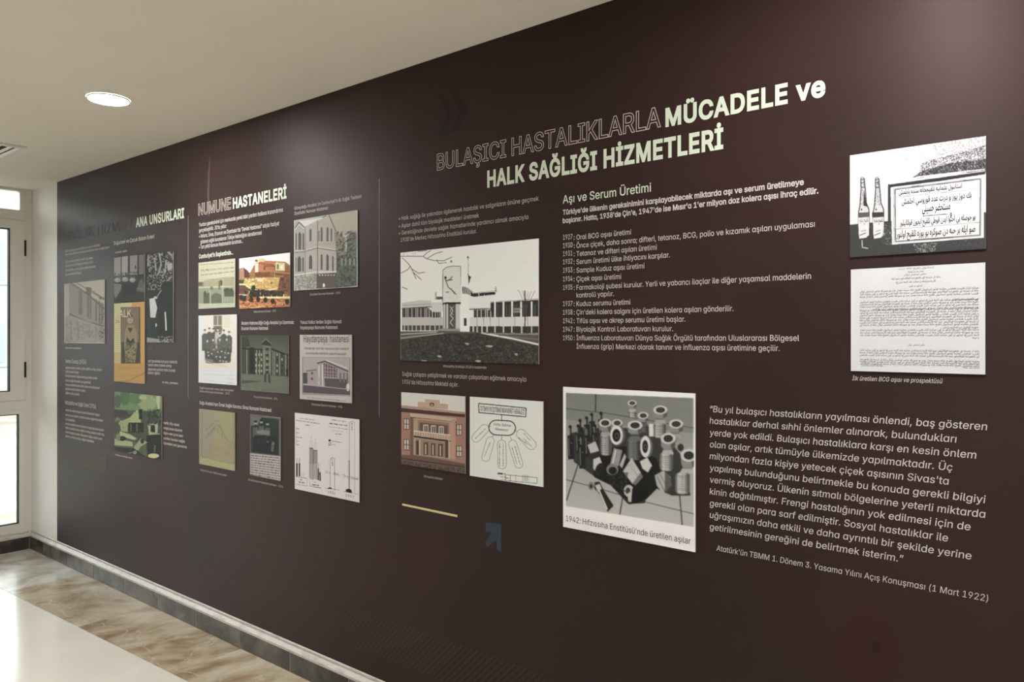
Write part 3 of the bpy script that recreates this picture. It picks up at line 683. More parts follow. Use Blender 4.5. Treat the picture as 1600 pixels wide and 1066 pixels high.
# 2 vials
p = Pic((881.8, 604.4), (1088, 862.4), (870, 590, 3.807), (222, 218, 210))
p.vgrad([(62, 90), (815, 120), (820, 885), (62, 762)], (124, 127, 116), (172, 173, 163))
p.poly([(62, 90), (820, 118), (820, 330), (62, 250)], (112, 115, 105), .55)
for q in ([(62, 185), (300, 212), (820, 300)], [(62, 605), (230, 650), (520, 735), (820, 808)]): p.line(q, 4, (70, 72, 64))
for q in ([(240, 95), (238, 205)], [(140, 500), (66, 730)], [(400, 700), (382, 812)], [(735, 690), (752, 880)]): p.line(q, 6, (52, 52, 47))
p.poly([(90, 330), (240, 300), (420, 300), (640, 330), (760, 480), (800, 700), (690, 700), (560, 640), (530, 745), (430, 750), (330, 640), (250, 600), (110, 500)], (58, 59, 54))
p.poly([(220, 430), (420, 410), (600, 480), (640, 620), (540, 720), (440, 745), (330, 640), (230, 590)], (34, 34, 31))
def vial(x, y, rx, ry, x2, y2, w_, c=(150, 152, 144), face=True):
    h = w_*.5; ys = y+ry*1.5+w_*.30; dk = tuple(v*.42 for v in c); hi = tuple(min(255, v*1.22) for v in c)
    cxs = x+(x2-x)*.3
    p.poly([(x-rx*.62, y), (x+rx*.62, y), (cxs+rx*.60, ys), (cxs-rx*.60, ys)], tuple(v*.7 for v in c))
    p.poly([(cxs-rx*.6, ys-4), (cxs+rx*.6, ys-4), (cxs+h*.9, ys+w_*.16), (x2+h, ys+w_*.34), (x2+h, y2-6), (x2+h*.7, y2+w_*.08), (x2, y2+w_*.13), (x2-h*.7, y2+w_*.08), (x2-h, y2-6), (x2-h, ys+w_*.34), (cxs-h*.9, ys+w_*.16)], c)
    for k_, (a, b_, q, t) in enumerate(((.98, .62, dk, .8), (.66, .36, dk, .45), (-.98, -.74, dk, .6), (-.60, -.22, hi, .55))): p.poly([(x2+h*a, ys+w_*.34), (x2+h*b_, ys+w_*.22), (x2+h*b_, y2+w_*.07), (x2+h*a, y2)], q, t)
    yl = ys+w_*.42
    p.line([(x2-h, yl), (x2+h, yl+3)], 3, (70, 70, 66), .7).line([(x2-h, y2-w_*.16), (x2+h, y2-w_*.13)], 3, (90, 90, 84), .6)
    for k_ in range(max(0, int((y2-w_*.2-yl)/13))): p.row(x2-h*.62, yl+10+k_*13, x2+h*.42, yl+12+k_*13, 4, (70, 70, 66), .8)
    if face:
        p.poly([(x-rx, y), (x+rx, y), (x+rx*.92, y+ry*1.5), (x+rx*.5, y+ry*1.9), (x-rx*.5, y+ry*1.9), (x-rx*.92, y+ry*1.5)], (128, 130, 122)).poly([(x+rx*.35, y), (x+rx, y), (x+rx*.92, y+ry*1.5), (x+rx*.4, y+ry*1.85)], (72, 72, 68), .8)
        p.ell(x, y, rx, ry, (188, 188, 178)).ell(x+1, y+1, rx*.66, ry*.66, (110, 110, 104)).ell(x, y, rx*.58, ry*.60, (36, 36, 33)).ring(x, y, rx*.26, ry*.28, 3, (120, 120, 112))
def dark_vial(x, y, L, w_=24, lean=6):
    p.line([(x, y), (x+lean*.3, y+L*.28)], w_*.62, (54, 54, 50)).line([(x+lean*.3, y+L*.26), (x+lean, y+L)], w_*1.5, (40, 40, 37)).ell(x, y, w_*.40, w_*.5, (36, 36, 33))
    p.line([(x-w_*.2, y+4), (x-w_*.2, y+L*.25)], 5, (160, 160, 150), .8).line([(x-w_*.5+lean*.5, y+L*.34), (x-w_*.5+lean, y+L*.9)], 5, (150, 150, 142), .75).line([(x+w_*.1, y+L*.5), (x+w_*.5, y+L*.5)], 8, (130, 130, 122), .6)
for a in ((270, 215, 130), (215, 222, 150), (185, 243, 140), (146, 258, 150), (235, 290, 150), (88, 295, 190), (135, 290, 160), (190, 300, 170), (155, 350, 190)): dark_vial(*a)
vial(455, 152, 27, 17, 458, 232, 46, (160, 162, 152)); vial(520, 226, 32, 21, 525, 320, 56, (88, 90, 84)); vial(622, 193, 42, 26, 618, 350, 76)
vial(715, 276, 42, 27, 692, 360, 78, (150, 150, 142)); vial(366, 270, 32, 22, 370, 330, 50); vial(295, 270, 38, 25, 300, 455, 66, (150, 150, 142))
vial(472, 284, 44, 28, 466, 480, 88, (100, 104, 98)); p.poly([(555, 275), (580, 275), (582, 350), (555, 350)], (200, 200, 190))
p.ell(368, 344, 46, 60, (90, 92, 86)).ell(362, 342, 38, 58, (200, 200, 190)).ell(362, 344, 24, 38, (32, 32, 30)).ring(364, 346, 10, 16, 4, (130, 130, 122))
p.ell(540, 412, 38, 66, (96, 98, 92)).ell(533, 410, 31, 64, (198, 198, 188)).ell(532, 410, 17, 38, (38, 38, 35)).ring(532, 412, 8, 14, 3, (130, 130, 122))
vial(668, 362, 44, 33, 658, 545, 78, (164, 166, 156)); p.ell(742, 415, 18, 22, (50, 50, 46)); vial(790, 462, 48, 38, 754, 680, 88, (164, 166, 156))
p.poly([(190, 400), (238, 378), (262, 440), (215, 470)], (176, 176, 166)).poly([(192, 455), (262, 435), (272, 460), (205, 490)], (50, 50, 46)).poly([(225, 485), (262, 470), (290, 540), (250, 580), (225, 540)], (186, 186, 176)).ell(262, 545, 24, 40, (42, 42, 38), rot=.4)
p.line([(372, 425), (350, 520)], 52, (140, 142, 132)).line([(358, 430), (338, 520)], 8, (196, 196, 186)).ell(338, 545, 36, 34, (120, 120, 112)).ell(340, 552, 24, 22, (36, 36, 33))
p.poly([(400, 556), (452, 476), (506, 562), (456, 630)], (176, 176, 166))
for k_ in range(6): p.line([(428+k_*11, 545-k_*0+k_*9-20), (462+k_*5, 512+k_*16)], 2.5, (96, 96, 90), .7)
p.poly([(380, 520), (410, 450), (420, 470), (395, 540)], (170, 170, 160)).poly([(500, 497), (545, 474), (573, 522), (548, 564), (515, 540)], (188, 188, 178)).poly([(456, 630), (506, 562), (520, 590), (475, 640)], (110, 110, 102))
p.poly([(588, 580), (640, 552), (684, 590), (686, 640), (640, 692), (600, 640)], (164, 164, 154)).line([(602, 585), (650, 680)], 5, (100, 100, 94)).line([(618, 572), (668, 660)], 4, (110, 110, 102)).poly([(650, 560), (690, 600), (680, 660), (648, 690)], (70, 70, 65), .8)
p.ell(435, 672, 30, 36, (178, 178, 168)).ell(430, 672, 14, 20, (60, 60, 56)).poly([(440, 700), (462, 650), (540, 650), (540, 712), (500, 740), (440, 752)], (30, 30, 28)).poly([(425, 690), (455, 668), (450, 740), (432, 735)], (180, 180, 170))
p.ell(212, 642, 18, 24, (120, 120, 112)).ell(212, 645, 8, 12, (40, 40, 36)).poly([(232, 620), (262, 618), (285, 665), (345, 760), (310, 796), (262, 690), (232, 660)], (44, 44, 40)).line([(258, 665), (308, 782)], 8, (206, 206, 196)).poly([(235, 640), (262, 630), (276, 660), (252, 680)], (176, 176, 166))
p.mottle([(300, 580), (430, 560), (420, 680), (330, 640)], (66, 66, 62), .4, 6, .8)
p.blur(1.1).noise(10, 2)
p.poly([(45, 50), (835, 90), (835, 124), (62, 92), (62, 765), (45, 765)], (222, 218, 210)).poly([(820, 90), (835, 90), (835, 1045), (820, 1045)], (222, 218, 210)).poly([(40, 762), (835, 888), (840, 1050), (40, 900)], (222, 218, 210))
p.blur(1.3)
p.build('vaccine_bottle_photograph', 'black and white photograph of vaccine bottles crowded on floor tiles above a printed caption', 1.1)
p.text([("1942: Hıfzıssıha Enstitüsü'nde üretilen aşılar", 62, 851, 803)], M['dark_ink'], 33, name='caption', res=4)

# 3 ampoules beside a labelled box
p = Pic((1329.2, 243.8), (1541.2, 389), (1310, 200, 4.845), (228, 226, 222))
G = (74, 74, 70)
p.poly([(90, 735), (400, 705), (1130, 640), (1130, 990), (90, 990)], G)
p.mottle([(480, 130), (800, 90), (1130, 60), (1130, 350), (850, 330), (540, 390), (480, 300)], (150, 148, 144), .34, 2.2, .8)
p.mottle([(640, 260), (900, 200), (1130, 130), (1130, 340), (850, 340), (600, 390)], (70, 70, 66), .46, 2.4, .9).mottle([(640, 330), (860, 270), (1130, 240), (1130, 345), (850, 345), (560, 385)], (60, 60, 56), .62, 2.2, .9)
p.mottle([(700, 110), (1120, 60), (1120, 200), (760, 240)], (120, 118, 114), .38, 2.2, .7)
p.line([(384, 420), (640, 372), (1110, 318)], 10, (226, 226, 222)).line([(384, 442), (760, 396), (1112, 342)], 26, (60, 60, 56)).line([(390, 430), (760, 378), (1112, 330)], 7, (216, 216, 210)).poly([(380, 440), (402, 440), (402, 710), (380, 712)], (70, 70, 66))
p.poly([(400, 460), (1105, 366), (1102, 832), (412, 884)], (232, 233, 226))
for i_, (q, wd) in enumerate((([(434, 470), (1076, 392), (1072, 812), (438, 860), (434, 470)], 6), ([(424, 462), (1084, 384), (1080, 818), (428, 868), (424, 462)], 2))): p.line(q, wd, (60, 60, 56))
p.line([(440, 528), (1070, 465)], 2, (130, 130, 124)).line([(440, 768), (1070, 718)], 2, (110, 110, 104)).line([(650, 668), (830, 655)], 4, (90, 90, 84))
for x in (0, 1):
    X = 188 if x == 0 else 298
    p.poly([(X-12, 385), (X+14, 383), (X+22, 470), (X+26, 560), (X+44, 600), (X+50, 680), (X+48, 800), (X+30, 832), (X-15, 838), (X-24, 780), (X-28, 640), (X-22, 590), (X-12, 540)], (214, 212, 206))
    p.line([(X-12, 388), (X-10, 470), (X-18, 590), (X-28, 640), (X-26, 830)], 7, (50, 50, 47)).line([(X+14, 385), (X+22, 470), (X+30, 570), (X+50, 620), (X+52, 800), (X+34, 830)], 8, (70, 70, 66))
    p.ell(X, 388, 14, 12, (120, 118, 112)).ell(X, 386, 6, 5, (220, 220, 214)).line([(X-10, 420), (X+18, 418)], 6, (70, 70, 66)).line([(X-8, 455), (X+20, 452)], 8, (90, 90, 84)).mottle([(X-12, 400), (X+20, 400), (X+26, 590), (X-14, 590)], (110, 108, 102), .4, 3, .8)
    p.poly([(X-26, 645), (X+50, 640), (X+50, 682), (X-28, 684)], (96, 94, 90)).ell(X-6, 620, 5, 7, D1).poly([(X-30, 682), (X+52, 676), (X+50, 812), (X+28, 832), (X-22, 840), (X-28, 800)], (226, 226, 220)).line([(X-20, 815), (X+26, 796)], 6, (80, 80, 76)).line([(X-10, 785), (X+30, 774)], 4, (110, 110, 104))
p.poly([(200, 470), (214, 560), (224, 600), (196, 590)], (60, 60, 56)).poly([(262, 642), (346, 640), (346, 672), (262, 676)], (64, 64, 60))
p.line([(186, 850), (188, 905), (232, 912)], 7, (210, 210, 204)).mottle([(340, 720), (404, 715), (410, 890), (340, 880)], (170, 170, 162), .36, 3).mottle([(570, 880), (760, 870), (720, 955), (600, 960)], (180, 180, 172), .42, 3).mottle([(400, 880), (1120, 830), (1120, 900), (400, 900)], (130, 130, 124), .25, 3).mottle([(100, 850), (400, 850), (500, 985), (100, 985)], (110, 110, 104), .18, 3)
p.blur(.7).noise(14, 2)
p.build('vaccine_label_picture', 'black and white picture of two glass ampoules beside a framed old-script label box', 0.74, 'picture')
L = [('استانبول عثمانيه تلقيحخانه سنده ياپلمش', 462, 508, 940, 30), ('بك دوز يوز و درت عدد قوروسى آچلمش', 484, 582, 1012, 36), ('مستحضر حسيني', 640, 638, 850, 52),
     ('و', 848, 668, 862, 40), ('بو حوصله يي احتوا ايدن قوطى تلقيح ايچون قوللانيلور', 470, 742, 1040, 34), ('صو ايله بر حبه دن صوكره بو يوزه تلقيح اولنور', 445, 832, 1040, 42)]
L = [(a.replace('آ', 'ا').replace('پ', 'ب').replace('چ', 'ج').replace('ى', 'ي'), *b_) for a, *b_ in L]
for q in L: p.text([(ottoman(q[0]), q[1], q[2], q[3])], M['dark_ink'], q[4]*.85, name='script_line', font=None, res=1, fat=.012)
for X in (188, 298): p.text([(ottoman('تلقيح مايه'), X-22, 718, X+46)], M['dark_ink'], 24, name='script_line', font=None, res=1)

# 4 prospectus sheet
p = Pic((1330.7, 421.7), (1540.1, 585.2), (1310, 400, 5.076), (234, 233, 228), dens=.4)
p.build('prospectus_sheet', 'white sheet closely printed with many lines of old script below the ampoule picture', 0.70, 'sheet')
AW = 'استانبول تلقيح خانه سنده مقدار عدد بو صورتله حاضر ايدلمش اولان مايه لر خسته لق ظهورنده قوللانيلور صو ايله قاريشديرلدقدن صكره جلد التنه شرنغه ايدلور بر كون صكره تكرار طبيب طرفندن معاينه اولنور'.split()
def osm(n, k=[0]):
    s = []
    while sum(map(len, s))+len(s) < n: s.append(AW[k[0] % len(AW)]); k[0] += 1
    return ottoman(' '.join(s))
SR = [(480, 112, 762, 24), (555, 134, 680, 14), (525, 158, 700, 16), (425, 190, 815, 40), (460, 218, 775, 34), (565, 246, 670, 12)]
for k_ in range(4): SR.append((175 if k_ < 3 else 900, 292+k_*20.5, 1115, 100 if k_ < 3 else 22))
for k_ in range(4): SR.append((175 if k_ < 3 else 280, 374+k_*19.0, 1115, 100))
for k_ in range(7): SR.append((175, 440+k_*19.2, 1115, 100))
for k_ in range(1): SR.append((830, 575, 1115, 28))
for k_ in range(3): SR.append((175, 595+k_*20, 1118, 98))
SR += [(1065, 655, 1118, 6), (555, 712, 690, 14)]
for k_ in range(3): SR.append((175, 752+k_*19.5, 1120, 98))
for k_ in range(3): SR.append((178, 826+k_*16, 1122, 98))
SR += [(190, 872, 362, 16), (995, 890, 1122, 14)]
V, F = [], []
for x0, yb, x1, n_ in SR:
    # in the picture lines run along the sheet, so the left end sits a little off the crop's row
    a = 1310+x0/5.076; yy = 400+yb/5.076; c = 1310+x1/5.076; Xa, Z_ = wall(a, yy)
    text_geo(V, F, osm(n_), Xa-p.off[0], wall(c, yy)[0]-p.off[0], Z_-p.off[1], 11.5/5.076*mpx(a), -0.0046, font=None, res=0)
mesh_obj('script_text', V, F, M['mid_ink'], p.root)

# 5 pink hospital building with balconies
p = Pic((629.1, 612.8), (728.8, 740.3), (610, 570, 3.553), (206, 204, 192), dens=1.5)
PK, PL, PD = (168, 118, 98), (186, 160, 138), (70, 50, 42)
p.poly([(68, 228), (422, 272), (422, 610), (68, 570)], PK).poly([(160, 205), (200, 208), (200, 192), (280, 197), (282, 216), (326, 220), (326, 250), (160, 236)], (190, 156, 130)).ell(238, 221, 13, 10, PD).ell(238, 223, 8, 6, (170, 140, 118))
p.poly([(68, 224), (422, 264), (422, 276), (68, 240)], (176, 142, 118)).poly([(68, 240), (422, 276), (422, 292), (68, 262)], (82, 58, 48)).poly([(118, 268), (372, 296), (372, 318), (118, 292)], (190, 162, 138)).line([(118, 292), (372, 320)], 6, PD)
p.poly([(118, 290), (136, 292), (136, 500), (118, 498)], (120, 90, 74)).poly([(136, 294), (352, 316), (352, 530), (136, 500)], (176, 148, 118)).poly([(345, 300), (368, 304), (368, 530), (345, 526)], (186, 142, 118))
p.poly([(160, 305), (334, 322), (334, 392), (160, 372)], (150, 118, 92)).poly([(170, 320), (325, 335), (325, 388), (170, 372)], (112, 84, 66))
for x in (190, 232, 275): p.rect(x, 332+(x-190)*.1, x+28, 376+(x-190)*.1, (200, 190, 176)).rect(x+6, 338+(x-190)*.1, x+13, 372+(x-190)*.1, D2).rect(x+17, 338+(x-190)*.1, x+24, 372+(x-190)*.1, D2)
p.poly([(138, 368), (338, 392), (338, 418), (138, 395)], (196, 166, 140)).line([(138, 366), (338, 390)], 5, (214, 196, 174)).line([(138, 397), (340, 424)], 9, (60, 42, 34))
for k_ in range(14): p.line([(148+k_*14, 372+k_*1.7), (148+k_*14, 392+k_*1.7)], 3, (140, 108, 88))
p.poly([(150, 408), (334, 432), (334, 516), (150, 494)], (156, 128, 100))
for x in (192, 232, 272): p.rect(x, 430+(x-190)*.1, x+26, 500+(x-190)*.1, (92, 74, 60)).rect(x+9, 440+(x-190)*.1, x+15, 496+(x-190)*.1, (200, 190, 176))
for x in (150, 312): p.rect(x, 420, x+16, 515, (86, 66, 54)).line([(x+20, 415), (x+20, 520)], 7, (196, 172, 144))
for x, y in ((82, 298), (82, 412), (372, 330), (372, 448)): p.rect(x, y, x+32, y+62, (90, 68, 58)).rect(x+4, y+4, x+14, y+58, (196, 190, 178)).rect(x+18, y+4, x+28, y+58, (196, 190, 178)).line([(x, y+30), (x+32, y+32)], 4, (90, 68, 58))
p.poly([(68, 500), (160, 500), (422, 548), (422, 615), (68, 575)], (112, 88, 74)).line([(68, 518), (422, 566)], 6, (70, 56, 48)).line([(150, 500), (422, 536)], 5, (150, 124, 104)).mottle([(68, 530), (422, 575), (422, 615), (68, 570)], (78, 66, 58), .5, 5)
p.blur(.8).noise(12, 2)
p.build('pink_building_photograph', 'colour photograph of a pink building front with two balconies, above the yellow bar', 1.0)

# 6 organisation diagram
p = Pic((736.1, 619.8), (850.6, 760.8), (730, 610, 6.663), (204, 206, 194), dens=1.7)
k0 = (46, 46, 42)
p.line([(135, 137), (625, 186), (623, 276), (137, 232), (135, 137)], 9, k0).line([(372, 255), (372, 315)], 6, k0)
p.capsule((316, 387), (440, 393), 76, 10, k0)
for q in (((110, 492), (195, 400), 46), ((208, 695), (255, 525), 42), ((373, 560), (378, 770), 44), ((487, 558), (550, 765), 42), ((575, 455), (680, 565), 50)): p.capsule(q[0], q[1], q[2], 4, (96, 96, 90))
for q in ([(242, 380), (262, 372)], [(272, 482), (300, 460)], [(372, 468), (372, 518)], [(462, 485), (478, 515)], [(496, 410), (530, 425)]): p.line(q, 4, D2)
for q in (((100, 500), (205, 400)), ((190, 690), (255, 540)), ((352, 550), (350, 790)), ((388, 545), (388, 790)), ((480, 590), (530, 770)), ((510, 580), (565, 770)), ((545, 490), (640, 560)), ((600, 445), (670, 520)), ((600, 500), (690, 590))): p.row(*q[0], *q[1], 9, (90, 90, 84), .9)
p.line([(410, 875), (740, 905), (738, 965), (410, 935), (410, 875)], 4, k0).row(330, 862, 410, 866, 16, k0)
for x in (462, 517, 588, 602, 618, 634, 650): p.line([(x, 878), (x, 945)], 3, k0, .9)
p.row(415, 908, 455, 912, 10, D2); p.row(355, 895, 408, 900, 9, D2).line([(355, 925), (412, 930)], 3, D2)
p.line([(78, 70), (82, 890)], 2, (176, 176, 166)).blur(.6)
p.build('diagram_sheet', 'pale sheet with a hand-drawn diagram of a boxed title and five radiating ovals', 1.15, 'diagram')
p.text([('İSTİNYE VE İÇTİMAİ MUAVENET VEKALETİ', 152, 212, 612)], M['mid_ink'], 48, res=2, fat=.01)
p.text([('Hıfzı Sıhha', 288, 362, 466), ('Müessesesi', 306, 412, 440)], M['mid_ink'], 26, res=2, shear=.1)

# 7 bar chart of thermometers
p = Pic((462.8, 644.9), (563.4, 785), (460, 640, 7.109), (206, 196, 190), dens=1.7)
g0 = (104, 98, 94)
p.row(75, 98, 240, 118, 12, (130, 130, 122)).row(32, 120, 305, 160, 10, (110, 104, 100)).row(140, 172, 195, 180, 12, (80, 76, 74)).row(430, 115, 585, 135, 12, (120, 122, 114)).row(405, 155, 600, 180, 14, (70, 72, 66)).row(400, 190, 610, 222, 9, (110, 112, 104)).row(435, 232, 560, 248, 5, (120, 118, 112)).row(470, 270, 540, 278, 12, (120, 116, 110))
p.line([(40, 190), (34, 230), (40, 270), (34, 330), (40, 395)], 3, D2)
for y in (212, 258, 308, 348, 390): p.row(42, y, 42+(60 if y == 308 else 30), y+4, 9, D2)
p.ell(407, 343, 14, 13, D1).row(428, 350, 540, 366, 8, g0).rect(392, 368, 425, 376, g0).rect(392, 388, 425, 397, g0).row(430, 385, 475, 393, 8, g0)
for x in (45, 73): p.line([(x, 540), (x, 740)], 4, g0).poly([(x-9, 600), (x+9, 604), (x+9, 742), (x-9, 738)], (66, 62, 60)).ell(x, 604, 9, 12, (52, 50, 48))
for x in (98, 122): p.line([(x, 690), (x, 750)], 4, (150, 144, 138))
p.line([(32, 742), (158, 762)], 4, D2).row(80, 775, 105, 778, 10, D2).row(66, 802, 130, 812, 12, D2).line([(36, 826), (158, 846)], 3, D2).line([(158, 762), (158, 846)], 2, g0)
for x, y in ((203, 290), (248, 315)): p.line([(x-10, y+50), (x-10, y+130)], 3, g0).line([(x+10, y+50), (x+10, y+130)], 3, g0).line([(x, y), (x, y+60)], 3, g0).poly([(x-20, y+135), (x+21, y+140), (x+21, 600), (x-20, 600)], (140, 134, 130)).poly([(x-16, 600), (x+20, 600), (x+20, 780), (x-16, 765)], (158, 152, 146)).line([(x-20, y+137), (x+21, y+141)], 10, D2).line([(x-20, y+135), (x-18, 770)], 3, g0).line([(x+21, y+135), (x+21, 780)], 4, g0)
p.poly([(275, 650), (290, 655), (292, 785), (276, 780)], (70, 72, 68)).poly([(294, 690), (308, 695), (310, 792), (296, 788)], (60, 62, 58)).line([(283, 590), (283, 660)], 4, g0).line([(303, 600), (303, 700)], 3, (150, 144, 138))
p.line([(186, 762), (190, 845), (312, 868)], 2, g0).line([(186, 846), (312, 870)], 5, D2).row(232, 803, 262, 806, 10, D2).row(212, 830, 285, 842, 14, D2)
def tube(x0, x1, y0, y1, foot):
    p.line([(x0, y1), (x0, y0+20), ((x0+x1)/2, y0), (x1, y0+20), (x1, y1+20)], 4, g0).line([(x0-22, y0-10+30), (x0-20, y1)], 1.5, (170, 164, 158)); p.row((x0+x1)/2-2, y0+20, (x0+x1)/2, y0+100, 12, D2, wl=1.2)
tube(412, 462, 530, 875, 1); tube(625, 682, 128, 905, 1); p.line([(622, 560), (620, 890)], 6, D1)
p.poly([(385, 872), (405, 860), (430, 868), (436, 880), (385, 878)], (32, 30, 30)).poly([(583, 905), (588, 882), (620, 876), (645, 888), (655, 915), (640, 922)], (28, 26, 26)).line([(360, 870), (520, 892)], 3, D2).line([(560, 905), (725, 940)], 3, D2)
p.blur(.55)
p.build('chart_sheet', 'white sheet with a chart of tall thermometer-like columns, lower right of second section', 1.15, 'chart')
for q in (('72-6', 358, 705, 415), ('104', 450, 722, 508), ('72-6', 558, 745, 612), ('1048', 640, 768, 722), ('1926', 386, 925, 470), ('1927', 582, 962, 680)): p.text([q], M['dark_ink'], 26, name='chart_number', res=1)

# 8 hospital building with gables
p = Pic((461.7, 344.7), (560.4, 448.3), (300, 280, 5.333), (156, 158, 142), dens=1.6)
p.poly([(862, 340), (1140, 290), (1140, 480), (862, 480)], (146, 152, 142)).poly([(1155, 295), (1385, 262), (1385, 500), (1200, 450)], (150, 145, 128))
p.poly([(868, 345), (900, 350), (1080, 330), (1150, 298), (1215, 435), (1215, 770), (868, 800)], (148, 142, 132)).poly([(868, 350), (905, 358), (950, 402), (950, 800), (868, 800)], (136, 138, 128))
p.line([(868, 415), (905, 362), (950, 405)], 8, D2).line([(868, 425), (905, 378), (945, 415)], 5, (180, 180, 168)).line([(1055, 345), (1150, 298), (1212, 440)], 7, D2).poly([(950, 400), (1060, 345), (1130, 320), (960, 345), (905, 352)], (176, 178, 168))
for x, y0, y1, w_ in ((910, 440, 590, 22), (940, 450, 590, 12), (880, 450, 590, 10), (907, 640, 770, 26), (938, 650, 770, 12), (880, 650, 770, 8), (1000, 415, 520, 16), (1092, 400, 520, 14), (1140, 400, 520, 16), (1172, 410, 520, 12), (1000, 630, 750, 24), (1092, 625, 755, 16), (1140, 625, 760, 18), (1184, 640, 765, 12), (1068, 430, 520, 8)): p.poly([(x-w_/2, y0+w_), (x, y0), (x+w_/2, y0+w_), (x+w_/2, y1), (x-w_/2, y1)], (62, 62, 56)).line([(x, y0+w_), (x, y1)], 3, (120, 120, 108))
p.line([(868, 612), (950, 605), (1055, 575), (1215, 600)], 7, (96, 94, 84)).line([(868, 602), (950, 596), (1055, 566), (1215, 590)], 4, (190, 188, 176)).line([(868, 800), (1040, 775), (1215, 770)], 8, (184, 180, 166)).line([(955, 400), (955, 800)], 5, (100, 98, 90)).line([(1058, 350), (1058, 790)], 5, (98, 94, 84)).line([(1040, 540), (1215, 545)], 3, (120, 116, 106))
p.poly([(868, 806), (1050, 785), (1050, 915), (868, 935)], (112, 114, 100)).mottle([(868, 806), (1050, 785), (1050, 915), (868, 935)], (150, 152, 138), .45, 5).poly([(1050, 790), (1215, 780), (1215, 905), (1050, 912)], (84, 78, 70))
for k_ in range(6): p.ell(1075+k_*24, 800, 7, 5, (180, 176, 162))
p.poly([(1195, 440), (1290, 490), (1290, 650), (1215, 640)], (118, 112, 98)).poly([(1215, 640), (1385, 620), (1388, 890), (1215, 905)], (84, 90, 80)).poly([(1300, 480), (1345, 440), (1385, 450), (1385, 650), (1300, 650)], (96, 102, 92))
p.mottle([(1215, 440), (1385, 430), (1388, 890), (1215, 905)], (56, 60, 52), .42, 7, .8)
for x in (1255, 1285, 1320, 1355): p.rect(x, 660, x+12, 720, (122, 126, 112))
p.ell(1110, 885, 9, 18, (190, 188, 178)).poly([(1130, 300), (1150, 290), (1155, 365), (1132, 365)], (150, 146, 134))
p.blur(.9).noise(14, 2.5).line([(864, 345), (864, 935), (1386, 899), (1386, 265)], 6, (190, 190, 178)).blur(.5)
p.build('gabled_building_photograph', 'grey photograph of a tall gabled stone hospital at the top of the second section', 1.5)

# 9 sepia colour photo of a hillside
p = Pic((375.8, 404.5), (455.2, 479.5), (370, 390, 10.66), (226, 212, 200), dens=1.8)
p.poly([(62, 500), (250, 380), (330, 230), (480, 190), (830, 210), (908, 270), (908, 960), (62, 990)], (150, 108, 62))
p.poly([(325, 240), (480, 190), (665, 205), (665, 370), (325, 380)], (176, 112, 70)).poly([(325, 240), (380, 225), (380, 378), (325, 384)], (220, 196, 170)).line([(385, 232), (640, 262)], 12, (120, 70, 46)).line([(480, 200), (665, 212)], 8, (150, 100, 70)).rect(470, 270, 660, 345, (120, 72, 44)).rect(500, 290, 640, 350, (170, 104, 72)).poly([(665, 215), (820, 230), (820, 360), (665, 350)], (196, 190, 140)).rect(690, 250, 720, 330, (110, 100, 60)).rect(750, 265, 790, 330, (216, 208, 170)).poly([(820, 240), (895, 270), (895, 400), (820, 380)], (140, 92, 60))
p.poly([(325, 385), (900, 370), (900, 480), (325, 470)], (122, 74, 44)).line([(660, 380), (900, 400)], 9, (200, 170, 130)).line([(640, 440), (800, 450)], 8, (206, 176, 136))
for x in (590, 620, 650): p.line([(x, 370), (x, 450)], 8, (196, 160, 116))
p.poly([(62, 320), (140, 300), (230, 400), (235, 480), (62, 490)], (170, 124, 98)).poly([(140, 310), (200, 350), (235, 400), (235, 475), (150, 470)], (96, 62, 48)).ell(440, 180, 60, 30, (196, 178, 120)).ell(350, 190, 26, 20, (90, 84, 60))
p.poly([(62, 505), (200, 500), (330, 560), (290, 650), (62, 600)], (172, 160, 90)).poly([(62, 508), (150, 510), (130, 570), (62, 565)], (72, 76, 50)).mottle([(150, 490), (330, 480), (320, 620), (160, 600)], (210, 196, 120), .5, 6)
p.poly([(330, 470), (740, 460), (800, 560), (700, 660), (420, 660), (330, 640)], (184, 148, 78)).mottle([(330, 470), (760, 460), (780, 600), (700, 660), (330, 640)], (216, 184, 112), .42, 8).ell(410, 510, 50, 30, (226, 190, 140)).ell(600, 555, 16, 20, (110, 86, 44)).poly([(740, 470), (900, 480), (908, 760), (700, 680)], (122, 82, 58)).mottle([(740, 470), (900, 480), (908, 780), (700, 700)], (84, 58, 44), .45, 8)
p.line([(62, 582), (150, 580), (240, 640), (260, 700)], 16, (220, 206, 170)).poly([(62, 600), (160, 600), (220, 660), (200, 740), (62, 740)], (104, 72, 56)).line([(320, 668), (450, 690), (680, 655)], 22, (224, 200, 150)).poly([(230, 670), (760, 690), (760, 790), (230, 790)], (72, 56, 44))
p.mottle([(150, 650), (800, 690), (800, 800), (150, 790)], (44, 46, 34), .5, 8).line([(380, 800), (908, 798)], 34, (216, 196, 130)).line([(62, 750), (200, 760)], 12, (210, 196, 160)).poly([(62, 820), (300, 800), (560, 840), (840, 820), (840, 960), (62, 985)], (172, 96, 52)).mottle([(62, 830), (840, 830), (840, 960), (62, 980)], (196, 140, 84), .45, 7).mottle([(62, 830), (840, 830), (840, 960), (62, 980)], (110, 56, 32), .35, 8)
for x, y in ((150, 820), (265, 830), (380, 830), (500, 840), (620, 860), (100, 800), (860, 870), (300, 640)): p.ell(x, y, 34, 46, (48, 46, 34))
for x, y in ((230, 710), (415, 740), (465, 780), (600, 780), (690, 790), (800, 770)): p.line([(x, y-25), (x, y+20)], 10, (222, 206, 176))
p.line([(62, 940), (320, 970), (500, 930)], 12, (216, 180, 120)).blur(1.3).noise(26, 4)
p.build('hillside_hospital_photograph', 'warm sepia-coloured photograph of a hospital on a hillside, beside the newspaper clipping', 1.15)

